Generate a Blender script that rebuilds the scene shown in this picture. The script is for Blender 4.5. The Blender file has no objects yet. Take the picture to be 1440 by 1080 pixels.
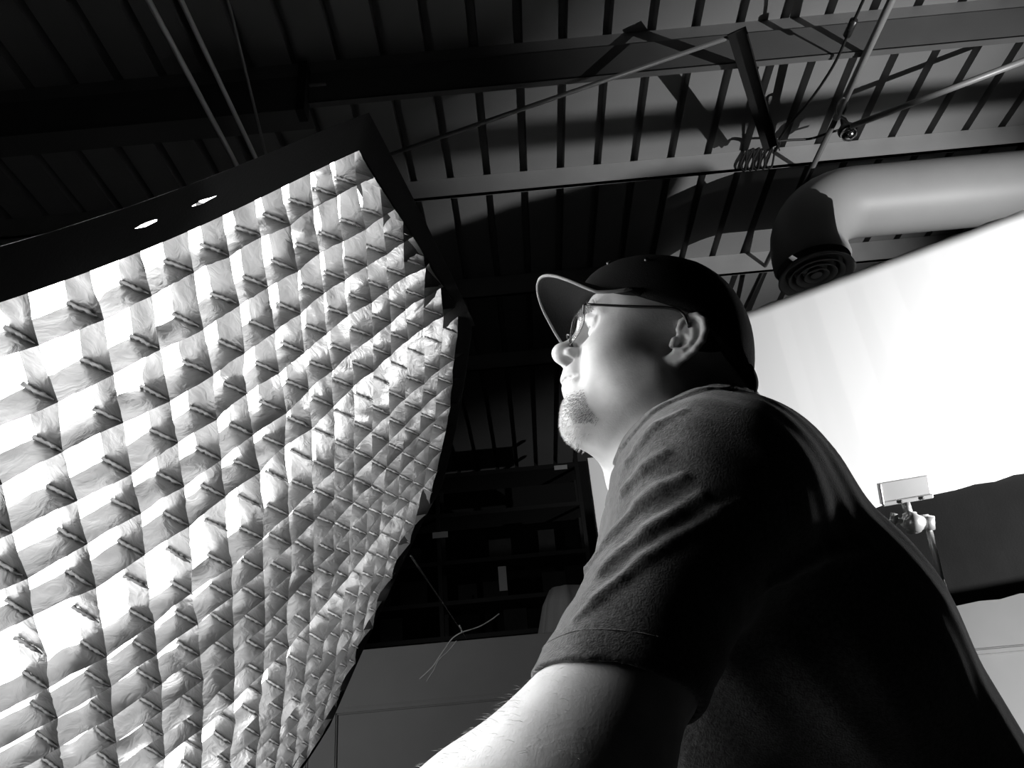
import bpy, bmesh, math, random
import numpy as np
from mathutils import Vector, Matrix
random.seed(7)
rng = np.random.default_rng(7)
scene = bpy.context.scene
COL = scene.collection

# ------------------------------------------------------------------ camera
FPX = 1080.0
TH = math.radians(28.0); RO = math.radians(5.3)
CAM = np.array([0.0, 0.0, 0.95])
FW = np.array([0, math.cos(TH), math.sin(TH)])
U0 = np.array([0, -math.sin(TH), math.cos(TH)]); R0 = np.array([1.0, 0, 0])
RT = R0 * math.cos(RO) - U0 * math.sin(RO)
UP = U0 * math.cos(RO) + R0 * math.sin(RO)
cd = bpy.data.cameras.new('camera'); cam = bpy.data.objects.new('camera', cd); COL.objects.link(cam)
cd.sensor_width = 36.0; cd.sensor_fit = 'HORIZONTAL'; cd.lens = 36.0 * FPX / 1440.0
cd.clip_start = 0.02; cd.clip_end = 100
cam.matrix_world = Matrix(((RT[0], UP[0], -FW[0], CAM[0]), (RT[1], UP[1], -FW[1], CAM[1]), (RT[2], UP[2], -FW[2], CAM[2]), (0, 0, 0, 1)))
scene.camera = cam

# ------------------------------------------------------------------ world, lights, exposure
vs = scene.view_settings
vs.view_transform = 'Standard'; vs.look = 'None'; vs.exposure = 0.0; vs.gamma = 1.0
vs.use_curve_mapping = False
w = bpy.data.worlds.new('night'); scene.world = w; w.use_nodes = True
w.node_tree.nodes['Background'].inputs[0].default_value = (1, 1, 1, 1)
w.node_tree.nodes['Background'].inputs[1].default_value = 0.0012

def spot(name, loc, target, watts, angle, blend, radius):
    l = bpy.data.lights.new(name, 'SPOT'); l.energy = watts; l.spot_size = math.radians(angle); l.spot_blend = blend
    l.shadow_soft_size = radius
    o = bpy.data.objects.new(name, l); COL.objects.link(o); o.location = loc
    o.rotation_euler = (Vector(target) - Vector(loc)).to_track_quat('-Z', 'Y').to_euler()
    return o
LAMP_A = (5.6, 0.5, 0.4)
spot('ceiling_fill', LAMP_A, (2.05, 5.0, 5.35), 2200, 38, 1.0, 0.004)  # added out-of-view spot for the light on the deck
spot('duct_fill', (5.6, 0.6, 1.9), (3.1, 4.7, 4.75), 70, 20, 0.6, 0.02)  # extra unseen spot, put in to brighten the duct
spot('plate_fill', (3.4, 2.2, 1.5), (1.5, 2.92, 1.86), 600, 11, 0.5, 0.03)  # invented narrow spot that brightens only the grip plate
spot('wall_fill', (5.2, 3.6, .5), (4.4, 6.5, 1.4), 480, 70, 0.7, 0.05)  # added spot lifting the right end of the set wall
LAMP_C = (3.9, 1.5, .9)
spot('panel_fill', LAMP_C, (2.0, 4.2, 2.8), 1800, 90, 0.6, 0.0008)  # unseen spot added so the bounce panel turns white
spot('set_fill', (-3.0, 2.8, 1.6), (-.7, 6.5, 1.2), 78, 60, 0.8, 0.1)  # added weak spot to lift the left part of the set wall
spot('rim_fill', (2.95, 3.2, 1.75), (.82, 1.15, 1.22), 130, 24, 0.7, 0.16)  # made-up back light for the bright edge along the shirt
SOFTBOX_POWER = 15.0

# ------------------------------------------------------------------ helpers
def ray(px, py): return FW + (px - 720) / FPX * RT - (py - 540) / FPX * UP
def at(px, py, d): return CAM + d * ray(px, py)          # the place at optical depth d along a sight line
def atz(px, py, z): r = ray(px, py); return CAM + r * (z - CAM[2]) / r[2]
def aty(px, py, y): r = ray(px, py); return CAM + r * (y - CAM[1]) / r[1]

def mat(name, col, rough=0.6, metal=0.0, spec=0.4, bump=0.0, bscale=40.0, var=0.0, vscale=6.0, detail=4.0, coord='Object', sheen=0.0, stretch=None):
    m = bpy.data.materials.new(name); m.use_nodes = True
    nt = m.node_tree; b = nt.nodes['Principled BSDF']
    c = col if isinstance(col, tuple) else (col, col, col)
    b.inputs['Base Color'].default_value = (*c, 1); b.inputs['Roughness'].default_value = rough
    b.inputs['Metallic'].default_value = metal; b.inputs['Specular IOR Level'].default_value = spec
    if sheen: b.inputs['Sheen Weight'].default_value = sheen
    tc = nt.nodes.new('ShaderNodeTexCoord'); src = tc.outputs[coord]
    if stretch:
        mp = nt.nodes.new('ShaderNodeMapping'); mp.inputs['Scale'].default_value = stretch
        nt.links.new(src, mp.inputs[0]); src = mp.outputs[0]
    if var:
        n = nt.nodes.new('ShaderNodeTexNoise'); n.inputs['Scale'].default_value = vscale; n.inputs['Detail'].default_value = detail
        nt.links.new(src, n.inputs['Vector'])
        mx = nt.nodes.new('ShaderNodeMapRange'); mx.inputs[1].default_value = .3; mx.inputs[2].default_value = .7
        mx.inputs[3].default_value = 1 - var; mx.inputs[4].default_value = 1 + var
        nt.links.new(n.outputs[0], mx.inputs[0])
        vm = nt.nodes.new('ShaderNodeVectorMath'); vm.operation = 'SCALE'; vm.inputs[0].default_value = c
        nt.links.new(mx.outputs[0], vm.inputs['Scale']); nt.links.new(vm.outputs[0], b.inputs['Base Color'])
    if bump:
        n = nt.nodes.new('ShaderNodeTexNoise'); n.inputs['Scale'].default_value = bscale; n.inputs['Detail'].default_value = detail
        nt.links.new(src, n.inputs['Vector'])
        bp = nt.nodes.new('ShaderNodeBump'); bp.inputs['Strength'].default_value = bump; bp.inputs['Distance'].default_value = 0.01
        nt.links.new(n.outputs[0], bp.inputs['Height']); nt.links.new(bp.outputs[0], b.inputs['Normal'])
    return m

def tag(o, label=None, cat=None, group=None, kind=None):
    if label: o['label'] = label
    if cat: o['category'] = cat
    if group: o['group'] = group
    if kind: o['kind'] = kind
    return o

def mesh_obj(name, verts, faces, m, parent=None, smooth=False):
    me = bpy.data.meshes.new(name); me.from_pydata([tuple(map(float, v)) for v in verts], [], faces); me.update()
    if smooth: me.polygons.foreach_set('use_smooth', [True] * len(me.polygons))
    me.materials.append(m)
    o = bpy.data.objects.new(name, me); COL.objects.link(o)
    if parent is not None: o.parent = parent
    return o
def big_mesh(name, V, Q, m, parent=None, smooth=True):
    me = bpy.data.meshes.new(name); V = np.asarray(V, np.float32); Q = np.asarray(Q, np.int32)
    me.vertices.add(len(V)); me.vertices.foreach_set('co', V.ravel())
    k = Q.shape[1]
    me.loops.add(Q.size); me.loops.foreach_set('vertex_index', Q.ravel())
    me.polygons.add(len(Q)); me.polygons.foreach_set('loop_start', np.arange(0, Q.size, k, dtype=np.int32)); me.polygons.foreach_set('loop_total', np.full(len(Q), k, np.int32))
    if smooth: me.polygons.foreach_set('use_smooth', np.ones(len(Q), bool))
    me.update(); me.validate(); me.materials.append(m)
    o = bpy.data.objects.new(name, me); COL.objects.link(o)
    if parent is not None: o.parent = parent
    return o
def empty(name, loc, label, cat, group=None):
    o = bpy.data.objects.new(name, None); COL.objects.link(o); o.location = tuple(map(float, loc)); o.empty_display_size = .1
    return tag(o, label, cat, group)
def adopt(parent, *kids):
    """parents world-space meshes to a thing without moving them"""
    for k in kids:
        k.parent = parent
        off = Vector(parent.location)
        if parent.type == 'EMPTY' or True:
            mw = Matrix.Translation(off) if parent.parent is None else None
        if mw is not None: k.matrix_parent_inverse = mw.inverted()

class MB:
    def __init__(s): s.v = []; s.f = []
    def add(s, V, Fc):
        b = len(s.v); s.v += [tuple(map(float, q)) for q in V]; s.f += [tuple(i + b for i in q) for q in Fc]; return s
    def box(s, lo, hi, M=None):
        lo = np.array(lo, float); hi = np.array(hi, float)
        V = [np.array([(lo, hi)[i][0], (lo, hi)[j][1], (lo, hi)[k][2]]) for i in (0, 1) for j in (0, 1) for k in (0, 1)]
        if M is not None: V = [M(q) for q in V]
        return s.add(V, [(0, 1, 3, 2), (4, 6, 7, 5), (0, 4, 5, 1), (2, 3, 7, 6), (0, 2, 6, 4), (1, 5, 7, 3)])
    def tube(s, P, r, n=10, caps=True, closed=False):
        P = [np.array(p, float) for p in P]; N = len(P)
        rs = r if hasattr(r, '__len__') else [r] * N
        prev = None; rings = []
        for i in range(N):
            if closed: t = P[(i + 1) % N] - P[i - 1]
            else: t = P[min(i + 1, N - 1)] - P[max(i - 1, 0)]
            t = t / (np.linalg.norm(t) + 1e-12)
            if prev is None:
                a = np.array([0, 0, 1.0]) if abs(t[2]) < .9 else np.array([1.0, 0, 0])
                u = np.cross(t, a)
            else: u = prev - t * (prev @ t)
            u /= np.linalg.norm(u) + 1e-12; prev = u; v = np.cross(t, u)
            rings.append([P[i] + rs[i] * (math.cos(k * 2 * math.pi / n) * u + math.sin(k * 2 * math.pi / n) * v) for k in range(n)])
        V = [q for rg in rings for q in rg]; Fc = []
        for i in range(N if closed else N - 1):
            j = (i + 1) % N
            for k in range(n): Fc.append((i * n + k, i * n + (k + 1) % n, j * n + (k + 1) % n, j * n + k))
        if caps and not closed: Fc += [tuple(range(n - 1, -1, -1)), tuple((N - 1) * n + k for k in range(n))]
        return s.add(V, Fc)
    def lathe(s, prof, origin, axis=(0, 0, 1), n=32, xdir=None):
        a = np.array(axis, float); a /= np.linalg.norm(a)
        x = np.cross(a, [0, 1.0, 0.1] if abs(a[1]) < .9 else [1.0, 0, 0]); x /= np.linalg.norm(x); y = np.cross(a, x); o = np.array(origin, float)
        V = [o + h * a + r * (math.cos(k * 2 * math.pi / n) * x + math.sin(k * 2 * math.pi / n) * y) for r, h in prof for k in range(n)]
        Fc = [(i * n + k, i * n + (k + 1) % n, (i + 1) * n + (k + 1) % n, (i + 1) * n + k) for i in range(len(prof) - 1) for k in range(n)]
        return s.add(V, Fc)
    def build(s, name, m, parent=None, smooth=False, bevel=0):
        o = mesh_obj(name, s.v, s.f, m, None, smooth)
        if bevel:
            md = o.modifiers.new('b', 'BEVEL'); md.width = bevel; md.segments = 2; md.limit_method = 'ANGLE'
        if parent is not None: adopt(parent, o)
        return o

def spline(P, n):
    P = [np.array(p, float) for p in P]; out = []
    Q = [2 * P[0] - P[1]] + P + [2 * P[-1] - P[-2]]
    for i in range(1, len(Q) - 2):
        for k in range(n):
            t = k / n; a, b, c, d = Q[i - 1:i + 3]
            out.append(.5 * ((2 * b) + (-a + c) * t + (2 * a - 5 * b + 4 * c - d) * t * t + (-a + 3 * b - 3 * c + d) * t ** 3))
    out.append(P[-1]); return out

# ------------------------------------------------------------------ materials
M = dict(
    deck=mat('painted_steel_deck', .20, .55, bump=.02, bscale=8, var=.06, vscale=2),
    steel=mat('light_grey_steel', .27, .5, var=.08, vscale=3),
    steel_dark=mat('dark_grey_steel', .095, .55, var=.08, vscale=3),
    ledger=mat('pale_steel_angle', .17, .55, var=.05),
    black=mat('black_paint', .012, .6),
    blackmetal=mat('black_metal', .02, .35, spec=.5),
    cloth_black=mat('black_nylon', .012, .75, spec=.15, bump=.1, bscale=300),
    duvetyne=mat('black_felt_cloth', .012, .95, spec=.05, bump=.1, bscale=120, var=.1),
    white=mat('white_bounce_fabric', .86, .8, spec=.1, bump=.02, bscale=20),
    set_wall=mat('painted_set_wall', .40, .55, bump=.03, bscale=30, var=.04, vscale=3),
    darkwall=mat('dark_block_wall', .015, .9),
    floor=mat('dark_concrete_floor', .05, .7, var=.2, vscale=2),
    duct=mat('painted_spiral_duct', .26, .5, var=.05, vscale=3),
    chrome=mat('chrome', .8, .12, metal=1.0),
    aluminium=mat('brushed_aluminium', .62, .35, metal=.5, var=.05),
    board=mat('white_foam_board', .88, .8),
    rack=mat('black_rack_steel', .03, .5),
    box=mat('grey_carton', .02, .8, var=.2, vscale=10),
    paper=mat('white_paper', .7, .9),
    drape=mat('grey_dust_sheet', .55, .9, bump=.15, bscale=25),
    rope=mat('grey_rope', .12, .8, bump=.3, bscale=400),
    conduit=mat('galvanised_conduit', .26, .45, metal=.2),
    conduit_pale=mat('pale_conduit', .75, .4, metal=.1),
    twine=mat('pale_twine', .75, .6),
    trousers=mat('dark_denim', .03, .9),
    shoe=mat('black_leather', .02, .5),
)

# ------------------------------------------------------------------ room shell
H = 5.35
def struct(o): o['kind'] = 'structure'; return o
struct(MB().box((-8, -5, -.1), (8, 11, 0)).build('floor', M['floor']))
struct(MB().box((-8, 11, 0), (8, 11.2, 5.7)).build('wall_back', M['darkwall']))
struct(MB().box((-8.2, -5, 0), (-8, 11.2, 5.7)).build('wall_left', M['darkwall']))
struct(MB().box((8, -5, 0), (8.2, 11.2, 5.7)).build('wall_right', M['darkwall']))
# ribbed deck: pans with deep narrow flutes running away from the camera
pitch = .297; x0 = .252; fl = .062; dep = .11
V = []; Fc = []
def prof():
    k = -26
    pts = []
    while x0 + k * pitch < 7.9:
        c = x0 + k * pitch
        pts += [(c - fl / 2, H), (c - fl / 2 + .006, H + dep), (c + fl / 2 - .006, H + dep), (c + fl / 2, H)]
        # faint stiffening crease along each pan
        k += 1
    return pts
P = prof(); Y0, Y1 = -5, 11
for x, z in P: V += [(x, Y0, z), (x, Y1, z)]
for i in range(len(P) - 1): Fc.append((2 * i, 2 * i + 1, 2 * i + 3, 2 * i + 2))
n0 = len(V); V += [(P[0][0], Y0, H + .2), (P[0][0], Y1, H + .2), (P[-1][0], Y0, H + .2), (P[-1][0], Y1, H + .2)]
Fc += [(n0, n0 + 2, n0 + 3, n0 + 1), (0, n0, n0 + 1, 1), (2 * len(P) - 2, 2 * len(P) - 1, n0 + 3, n0 + 2)]
struct(mesh_obj('ceiling', V, Fc, M['deck']))

# set wall with picture-frame mouldings: stands in the room, free of the back wall
SW = 6.5; ST = 2.085
sw = MB().box((-4.2, SW, 0), (5.4, SW + .09, ST)).build('wall_set', M['set_wall']); struct(sw)
def moulding(x1, x2, z1, z2, i):
    mb = MB()
    for o, wd, th in ((0, .055, .012), (.012, .03, .024), (.045, .008, .018)):
        a1, a2, b1, b2 = x1 + o, x2 - o, z1 + o, z2 - o
        mb.box((a1, SW - th, b2 - wd), (a2, SW, b2)); mb.box((a1, SW - th, b1), (a2, SW, b1 + wd))
        mb.box((a1, SW - th, b1), (a1 + wd, SW, b2)); mb.box((a2 - wd, SW - th, b1), (a2, SW, b2))
    struct(mb.build('trim_%d' % i, M['set_wall'], bevel=.003))
moulding(-3.7, -1.83, .3, 1.66, 1)
moulding(-1.66, .62, .3, 1.66, 2)
moulding(.80, 3.06, .3, 1.66, 3)
moulding(3.24, 5.2, .3, 1.66, 4)

# ------------------------------------------------------------------ steel overhead
b = empty('steel_beam', (0, 3.46, 4.95), 'wide two-tone grey steel beam crossing the top of the frame below the deck', 'beam')
MB().box((-7.5, 3.46, 5.20), (7.5, 3.56, H)).build('top_angle', M['ledger'], b)
bm = MB().box((-1.13, 3.44, 4.94), (7.5, 3.465, 5.215)).box((-1.13, 3.44, 4.945), (7.5, 3.485, 4.955))
bm.build('web', M['steel_dark'], b)
MB().box((-7.5, 3.45, 4.92), (-1.13, 3.475, 5.215)).box((-7.5, 3.45, 4.905), (-1.13, 3.62, 4.925)).build('far_web', M['steel_dark'], b)
MB().box((-1.185, 3.36, 4.80), (-1.13, 3.46, 5.24)).build('bracket', M['black'], b)
MB().box((-1.13, 3.425, 5.085), (-1.02, 3.44, 5.10)).build('clip', M['steel'], b)

def purlin(y, z1, z2, name, label, m, x1=-7.5, x2=7.5):
    o = empty(name, (0, y, z1), label, 'beam', None)
    MB().box((x1, y, z1), (x2, y + .02, z2)).build('web', m, o)
    MB().box((x1, y, z1), (x2, y + .024, z1 + .012)).build('flange', m, o)
    return o
purlin(4.66, 5.155, H - .002, 'steel_purlin', 'narrow bright grey steel purlin with a black cable coil tied around it', M['steel'])
purlin(6.04, 5.12, H - .002, 'steel_purlin', 'grey steel purlin seen behind the duct elbow above the white panel', M['steel'])
purlin(2.2, 5.15, H - .002, 'steel_purlin', 'grey steel purlin right over the camera, nearest of the ceiling purlins', M['steel'])
purlin(7.5, 5.15, H - .002, 'steel_purlin', 'farthest grey steel purlin, dark above the back of the studio', M['steel'])

# flat bar brace between the beams
p1 = atz(1036, 44, 4.80); p2 = atz(1084, 208, 5.02)
def bar(P, Q, wd, th, upv=(0, 0, 1)):
    P = np.array(P); Q = np.array(Q); t = (Q - P); L = np.linalg.norm(t); t = t / L
    s_ = np.cross(t, upv); s_ /= np.linalg.norm(s_); u = np.cross(s_, t)
    return lambda q: P + t * q[0] + s_ * q[1] + u * q[2], L
fm, L = bar(p1, p2, .1, .01)
br = MB().box((0, -.055, 0), (L, .055, .008), fm).box((0, .047, -.05), (L, .055, .0), fm).build('angle_brace', M['black'])
tag(br, 'black angle iron brace slanting from the upper beam down to the bright purlin', 'brace')

def rod(name, A, B, r, m, label, cat='rod', group=None, extra=0):
    A = np.array(A); B = np.array(B); d = (B - A); A = A - d * 0; B = B + d * extra
    return tag(MB().tube([A, B], r, 10).build(name, m, None, True), label, cat, group)
rod('brace_rod', atz(420, 262, 4.78), atz(1033, 50, 4.83), .014, M['conduit'], 'thin cross bracing rod slanting behind the softbox corner up to the upper beam')
rod('brace_rod', atz(1196, 178, 4.86), aty(1545, 46, 3.43), .022, M['conduit'], 'thick cross bracing rod running from the chrome clamp lamp to the right edge')
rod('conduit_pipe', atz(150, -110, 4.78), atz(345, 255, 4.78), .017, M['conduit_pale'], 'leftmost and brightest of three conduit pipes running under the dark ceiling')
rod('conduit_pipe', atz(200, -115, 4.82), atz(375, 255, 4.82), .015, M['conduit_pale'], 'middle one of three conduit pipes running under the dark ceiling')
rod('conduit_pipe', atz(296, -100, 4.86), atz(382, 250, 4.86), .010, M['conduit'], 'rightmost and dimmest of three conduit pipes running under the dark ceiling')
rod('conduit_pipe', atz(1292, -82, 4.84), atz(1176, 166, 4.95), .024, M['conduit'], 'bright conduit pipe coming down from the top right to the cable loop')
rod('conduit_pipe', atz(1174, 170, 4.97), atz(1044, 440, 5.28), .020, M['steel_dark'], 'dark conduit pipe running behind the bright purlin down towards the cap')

# black cable with connector, coil and clamp lamp
c = empty('power_cable', atz(1180, 90, 5.0), 'black power cable dangling beside the bright conduit and coiled round the purlin', 'cable')
pts = [atz(x, y, z) for x, y, z in ((1232, -40, 4.8), (1214, 0, 4.85), (1196, 40, 4.88), (1172, 92, 4.92), (1140, 140, 4.98), (1112, 172, 5.05), (1094, 198, 5.12))]
MB().tube(spline(pts, 8), .009, 8).build('cord', M['black'], c, True)
MB().tube([atz(1201, 28, 4.87), atz(1191, 50, 4.88)], .024, 10).build('connector', M['blackmetal'], c, True)
pts = [atz(x, y, 5.1) for x, y in ((1090, 199), (1110, 197), (1140, 195), (1165, 187), (1190, 180))]
MB().tube(spline(pts, 8), .009, 8).build('cord', M['black'], c, True)
coil = MB()
yb = 4.64
for i, (xa, xb) in enumerate(((1041, 1050), (1050, 1060), (1058, 1070), (1068, 1076), (1076, 1090))):
    lp = [aty(xa + 10, 210 - i, yb), aty(xa, 232 - i, yb - .01), aty(xa + 6, 241 - i, yb - .02), aty((xa + xb) / 2 + 3, 236 - i, yb - .02), aty(xb, 212 - i, yb)]
    coil.tube(spline(lp, 8), .008, 7)
coil.build('coil', M['black'], c, True)
MB().tube(spline([atz(1074, 206, 5.10), atz(1086, 198, 5.08), atz(1096, 200, 5.10), atz(1090, 212, 5.12)], 6), .012, 8).build('knot', M['black'], c, True)

cl = empty('clamp_lamp', atz(1192, 186, 4.95), 'small chrome clamp lamp with black loop hanging at the bright conduit', 'lamp')
q = atz(1193, 187, 4.95)
MB().lathe([(.0, -.062), (.03, -.055), (.052, -.03), (.058, 0), (.05, .03), (.03, .05), (0, .055)], q, n=24).build('bulb', M['chrome'], cl, True)
MB().lathe([(.066, .012), (.068, .03), (.055, .05), (.03, .085), (.02, .14), (0, .14)], q, n=24).build('socket', M['blackmetal'], cl, True)
lp = [atz(1189, 168, 4.95), atz(1176, 158, 4.93), atz(1179, 142, 4.92), atz(1188, 138, 4.92), atz(1191, 150, 4.93), atz(1186, 160, 4.94)]
MB().tube(spline(lp, 6), .010, 8).build('hook', M['blackmetal'], cl, True)

# duct with elbow and round ceiling diffuser
DY = 4.62
dz = 4.69; dr = .27; ex = 2.26
d = empty('air_duct', (ex, DY, 4.1), 'pale round air duct with an elbow turning down to a round diffuser', 'duct')
path = [(7.6, DY, dz), (3.0, DY, dz)]
Rb = .46
for k in range(0, 11):
    a = math.radians(9 * k); path.append((ex + Rb - Rb * math.sin(a) + .0, DY, dz - Rb + Rb * math.cos(a)))
path = path[:1] + [(x, DY, dz) for x in (6.5, 5.5, 4.5, 3.8, 3.3)] + path[2:]
MB().tube(path, dr, 40, caps=False).build('pipe', M['duct'], d, True)
MB().tube([(6.0, DY, dz), (5.96, DY, dz)], dr + .012, 40).build('seam_ring', M['duct'], d, True)
bx = ex; bz = dz - Rb
MB().lathe([(dr, .03), (dr + .004, -.06), (dr - .01, -.09)], (bx, DY, bz), n=40).build('collar', M['duct'], d, True)
df = MB().lathe([(.20, .0), (.22, -.02), (.265, -.06), (.27, -.075), (.255, -.075), (.21, -.035)], (bx, DY, bz - .10), n=48)
for rr in (.20, .145, .09):
    df.lathe([(rr, -.075), (rr - .045, -.02), (rr - .055, -.02), (rr - .008, -.08), (rr, -.075)], (bx, DY, bz - .10), n=48)
df.lathe([(0.04, -.07), (0, -.075)], (bx, DY, bz - .10), n=24)
df.lathe([(.21, .0), (0, .0)], (bx, DY, bz - .10), n=24)
df.build('diffuser', M['duct'], d, True)

# unseen lamp added beside the camera, with plates shaped to cast the deck shadows
La = np.array(LAMP_A)
fl_ = empty('fill_lamp_rig', (La[0], La[1], 0), 'unseen lamp rig added on the right, its plates cutting shadows into the ceiling light', 'lamp')
def gobo(poly, t, name):
    V = [La + (np.array([x, y, H]) - La) * t for x, y in poly]; n = len(V)
    th = (V[0] - La) / np.linalg.norm(V[0] - La) * .002
    V = V + [q + th for q in V]
    return MB().add(V, [tuple(range(n)), tuple(range(2 * n - 1, n - 1, -1))] + [(i, i + n, (i + 1) % n + n, (i + 1) % n) for i in range(n)]).build(name, M['black'], fl_)
gobo([(-6, 6.9), (-2.4, 5.85), (-.6, 5.32), (.3, 4.98), (1.1, 4.78), (1.62, 4.75), (1.55, 5.1), (1.46, 5.4), (1.42, 5.8), (1.6, 6.3), (2.3, 7.4), (2.6, 14), (-8, 14)], .06, 'patch_gobo')  # outline drawn to leave a dark patch on the deck
gobo([(-7, 4.14), (7, 4.14), (7, 4.43), (-7, 4.43)], .06, 'band_gobo')  # added strip throwing the dark band between the beams
MB().lathe([(.0, -.05), (.06, -.05), (.09, .0), (.10, .04), (.085, .04), (.06, .005), (0, .0)], La - np.array([0, .03, .06]), (np.array([1.75, 4.7, 5.35]) - La), 24).build('housing', M['blackmetal'], fl_, True)
MB().tube([(La[0], La[1] - .06, .0), (La[0], La[1] - .06, La[2] - .10)], .018, 10).build('pole', M['blackmetal'], fl_, True)
MB().tube([(La[0], La[1] - .06, .02), tuple(La + (np.array([1., 5.6, H]) - La) * .06)], .006, 8).build('patch_gobo_arm', M['blackmetal'], fl_, True)
MB().tube([(La[0], La[1] - .06, .02), tuple(La + (np.array([6.8, 4.3, H]) - La) * .06)], .005, 8).build('band_gobo_arm', M['blackmetal'], fl_, True)

# ------------------------------------------------------------------ white bounce panel with the black cloth below, clamp stand
def vplane(pa, pb, za, zb, thick, m, name, parent):
    a = np.array([pa[0], pa[1]]); bq = np.array([pb[0], pb[1]]); t = (bq - a); t /= np.linalg.norm(t); nrm = np.array([-t[1], t[0]])
    if nrm[1] < 0: nrm = -nrm
    mb = MB(); NS = 24
    V = []; Fc = []
    L_ = np.linalg.norm(bq - a)
    for s in (0, 1):
        for i in range(NS + 1):
            for z in (za, zb):
                q = a + t * L_ * i / NS + nrm * (s * thick + .006 * math.sin(i * 1.9) * .12)
                V.append((q[0], q[1], z + .006 * math.sin(i * 2.7 + z)))
    k = 2 * (NS + 1)
    for i in range(NS):
        Fc.append((2 * i, 2 * i + 2, 2 * i + 3, 2 * i + 1)); Fc.append((k + 2 * i, k + 2 * i + 1, k + 2 * i + 3, k + 2 * i + 2))
        Fc.append((2 * i, k + 2 * i, k + 2 * i + 2, 2 * i + 2)); Fc.append((2 * i + 1, 2 * i + 3, k + 2 * i + 3, k + 2 * i + 1))
    Fc += [(0, 1, k + 1, k), (2 * NS, k + 2 * NS, k + 2 * NS + 1, 2 * NS + 1)]
    mb.add(V, Fc); return mb.build(name, m, parent)
PA = aty(1000, 600, 4.50); PB = aty(1600, 520, 3.43); PB = PA + (PB - PA) * 1.03
pz0 = 2.167; pz1 = 3.611
pn = empty('bounce_panel', (PA[0], PA[1], pz0), 'large glowing white bounce panel behind the man on the right', 'panel')
vplane(PA, PB, pz0, pz1, .03, M['white'], 'fabric', pn)
fr = MB(); a, bq = np.array([PA[0], PA[1] + .05, 0]), np.array([PB[0], PB[1] + .05, 0])
for z in (pz0 + .01, pz1 - .03): fr.tube([a + [0, 0, z], bq + [0, 0, z]], .016, 8)
for e in (a, bq): fr.tube([e + [0, 0, pz0], e + [0, 0, pz1 - .02]], .016, 8)
fr.build('frame', M['aluminium'], pn, True)
for e in (a, bq): MB().tube([e + [0, .03, 0], e + [0, .03, pz1 - .02]], .014, 8).build('pole', M['aluminium'], pn, True)
bt = (PB - PA); bt[2] = 0
bc = vplane(PA + bt * .03 + np.array([0, .03, 0]), PB + np.array([0, .03, 0]), 1.60, pz0 + .03, .006, M['duvetyne'], 'black_cloth', None)
tag(bc, 'dark cloth hanging below the white bounce panel on the right', 'cloth')

Lc = np.array(LAMP_C)
def shc(p, t): return Lc + (np.array(p) - Lc) * t
cl_ = empty('fill_lamp_rig', (Lc[0], Lc[1], 0), 'low unseen lamp rig added to light the white panel, boxed against spill', 'lamp')
PQ = PB - PA; PQ[2] = 0
def spill_mask(pts, t1, grow, name, org, par):
    H_ = [(np.array(p) - org) * t1 for p in pts]; ax = sum(H_) / 4; an_ = ax / np.linalg.norm(ax); k = 4
    O_ = [ax + (q - ax) * grow for q in H_]; B_ = [q - an_ * (q @ an_) - an_ * .12 for q in O_]
    V = [org + q for q in H_ + O_ + B_]; Fc = []
    for i in range(k): i2 = (i + 1) % k; Fc += [(i, i2, k + i2, k + i), (k + i, k + i2, 2 * k + i2, 2 * k + i)]
    Fc.append((2 * k, 2 * k + 1, 2 * k + 2, 2 * k + 3))
    o = MB().add(V, Fc).build(name, M['black'], par); md = o.modifiers.new('s', 'SOLIDIFY'); md.thickness = .003; return o
pA = PA - PQ * .02; pB = PB - PQ * .03
spill_mask([(pA[0], pA[1], 1.62), (pB[0], pB[1], 1.62), (pB[0], pB[1], pz1 - .035), (pA[0], pA[1], pz1 - .035)], .05, 1.8, 'spill_mask', Lc, cl_)  # added box whose opening trims the spot to panel and cloth
MB().tube([(Lc[0] + .04, Lc[1] - .08, 0), (Lc[0] + .04, Lc[1] - .08, .85)], .015, 10).build('pole', M['blackmetal'], cl_, True)

g = empty('grip_stand', at(1318, 800, 3.0), 'metal grip stand with a small square plate in front of the white panel', 'stand')
gd = 3.0
ga, gb, gc = at(1233, 680, gd), at(1304, 668, gd), at(1240, 712, gd)
ux = gb - ga; lx = np.linalg.norm(ux); ux /= lx; uz = -(gc - ga); uz -= ux * (uz @ ux); lz = np.linalg.norm(uz); uz /= lz; un = np.cross(ux, uz)
fm2 = lambda q: ga + ux * q[0] - uz * q[1] + un * q[2]
MB().box((0, 0, -.004), (lx, lz * .82, .004), fm2).box((.006, lz * .82, -.004), (lx + .004, lz, .012), fm2).box((0, 0, -.004), (.008, lz * .9, .02), fm2).build('plate', M['aluminium'], g, bevel=.003)
MB().lathe([(0, 0), (.007, .001), (.007, .004), (0, .005)], fm2((.075, lz * .9, .012)), un, 12).build('rivet', M['steel_dark'], g, True)
MB().lathe([(0, 0), (.007, .001), (.007, .004), (0, .005)], fm2((.16, lz * .9, .012)), un, 12).build('rivet', M['steel_dark'], g, True)
MB().tube([at(1273, 706, gd), at(1278, 722, gd)], .016, 12).build('stud', M['aluminium'], g, True)
kc = at(1285, 734, gd)
MB().tube([at(1274, 730, gd - .03), at(1294, 738, gd - .03)], .034, 14).tube([at(1279, 722, gd - .02), at(1286, 748, gd - .02)], .026, 14).build('knuckle', M['aluminium'], g, True)
MB().tube([at(1290, 732, gd - .01), at(1306, 730, gd - .01)], .020, 12).tube([at(1304, 726, gd - .02), at(1305, 744, gd - .02)], .026, 14).build('clamp', M['aluminium'], g, True)
MB().tube([at(1268, 733, gd - .02), at(1255, 730, gd - .02)], .010, 10).tube([at(1258, 722, gd - .02), at(1254, 741, gd - .02)], .014, 10).build('handle', M['aluminium'], g, True)
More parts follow.
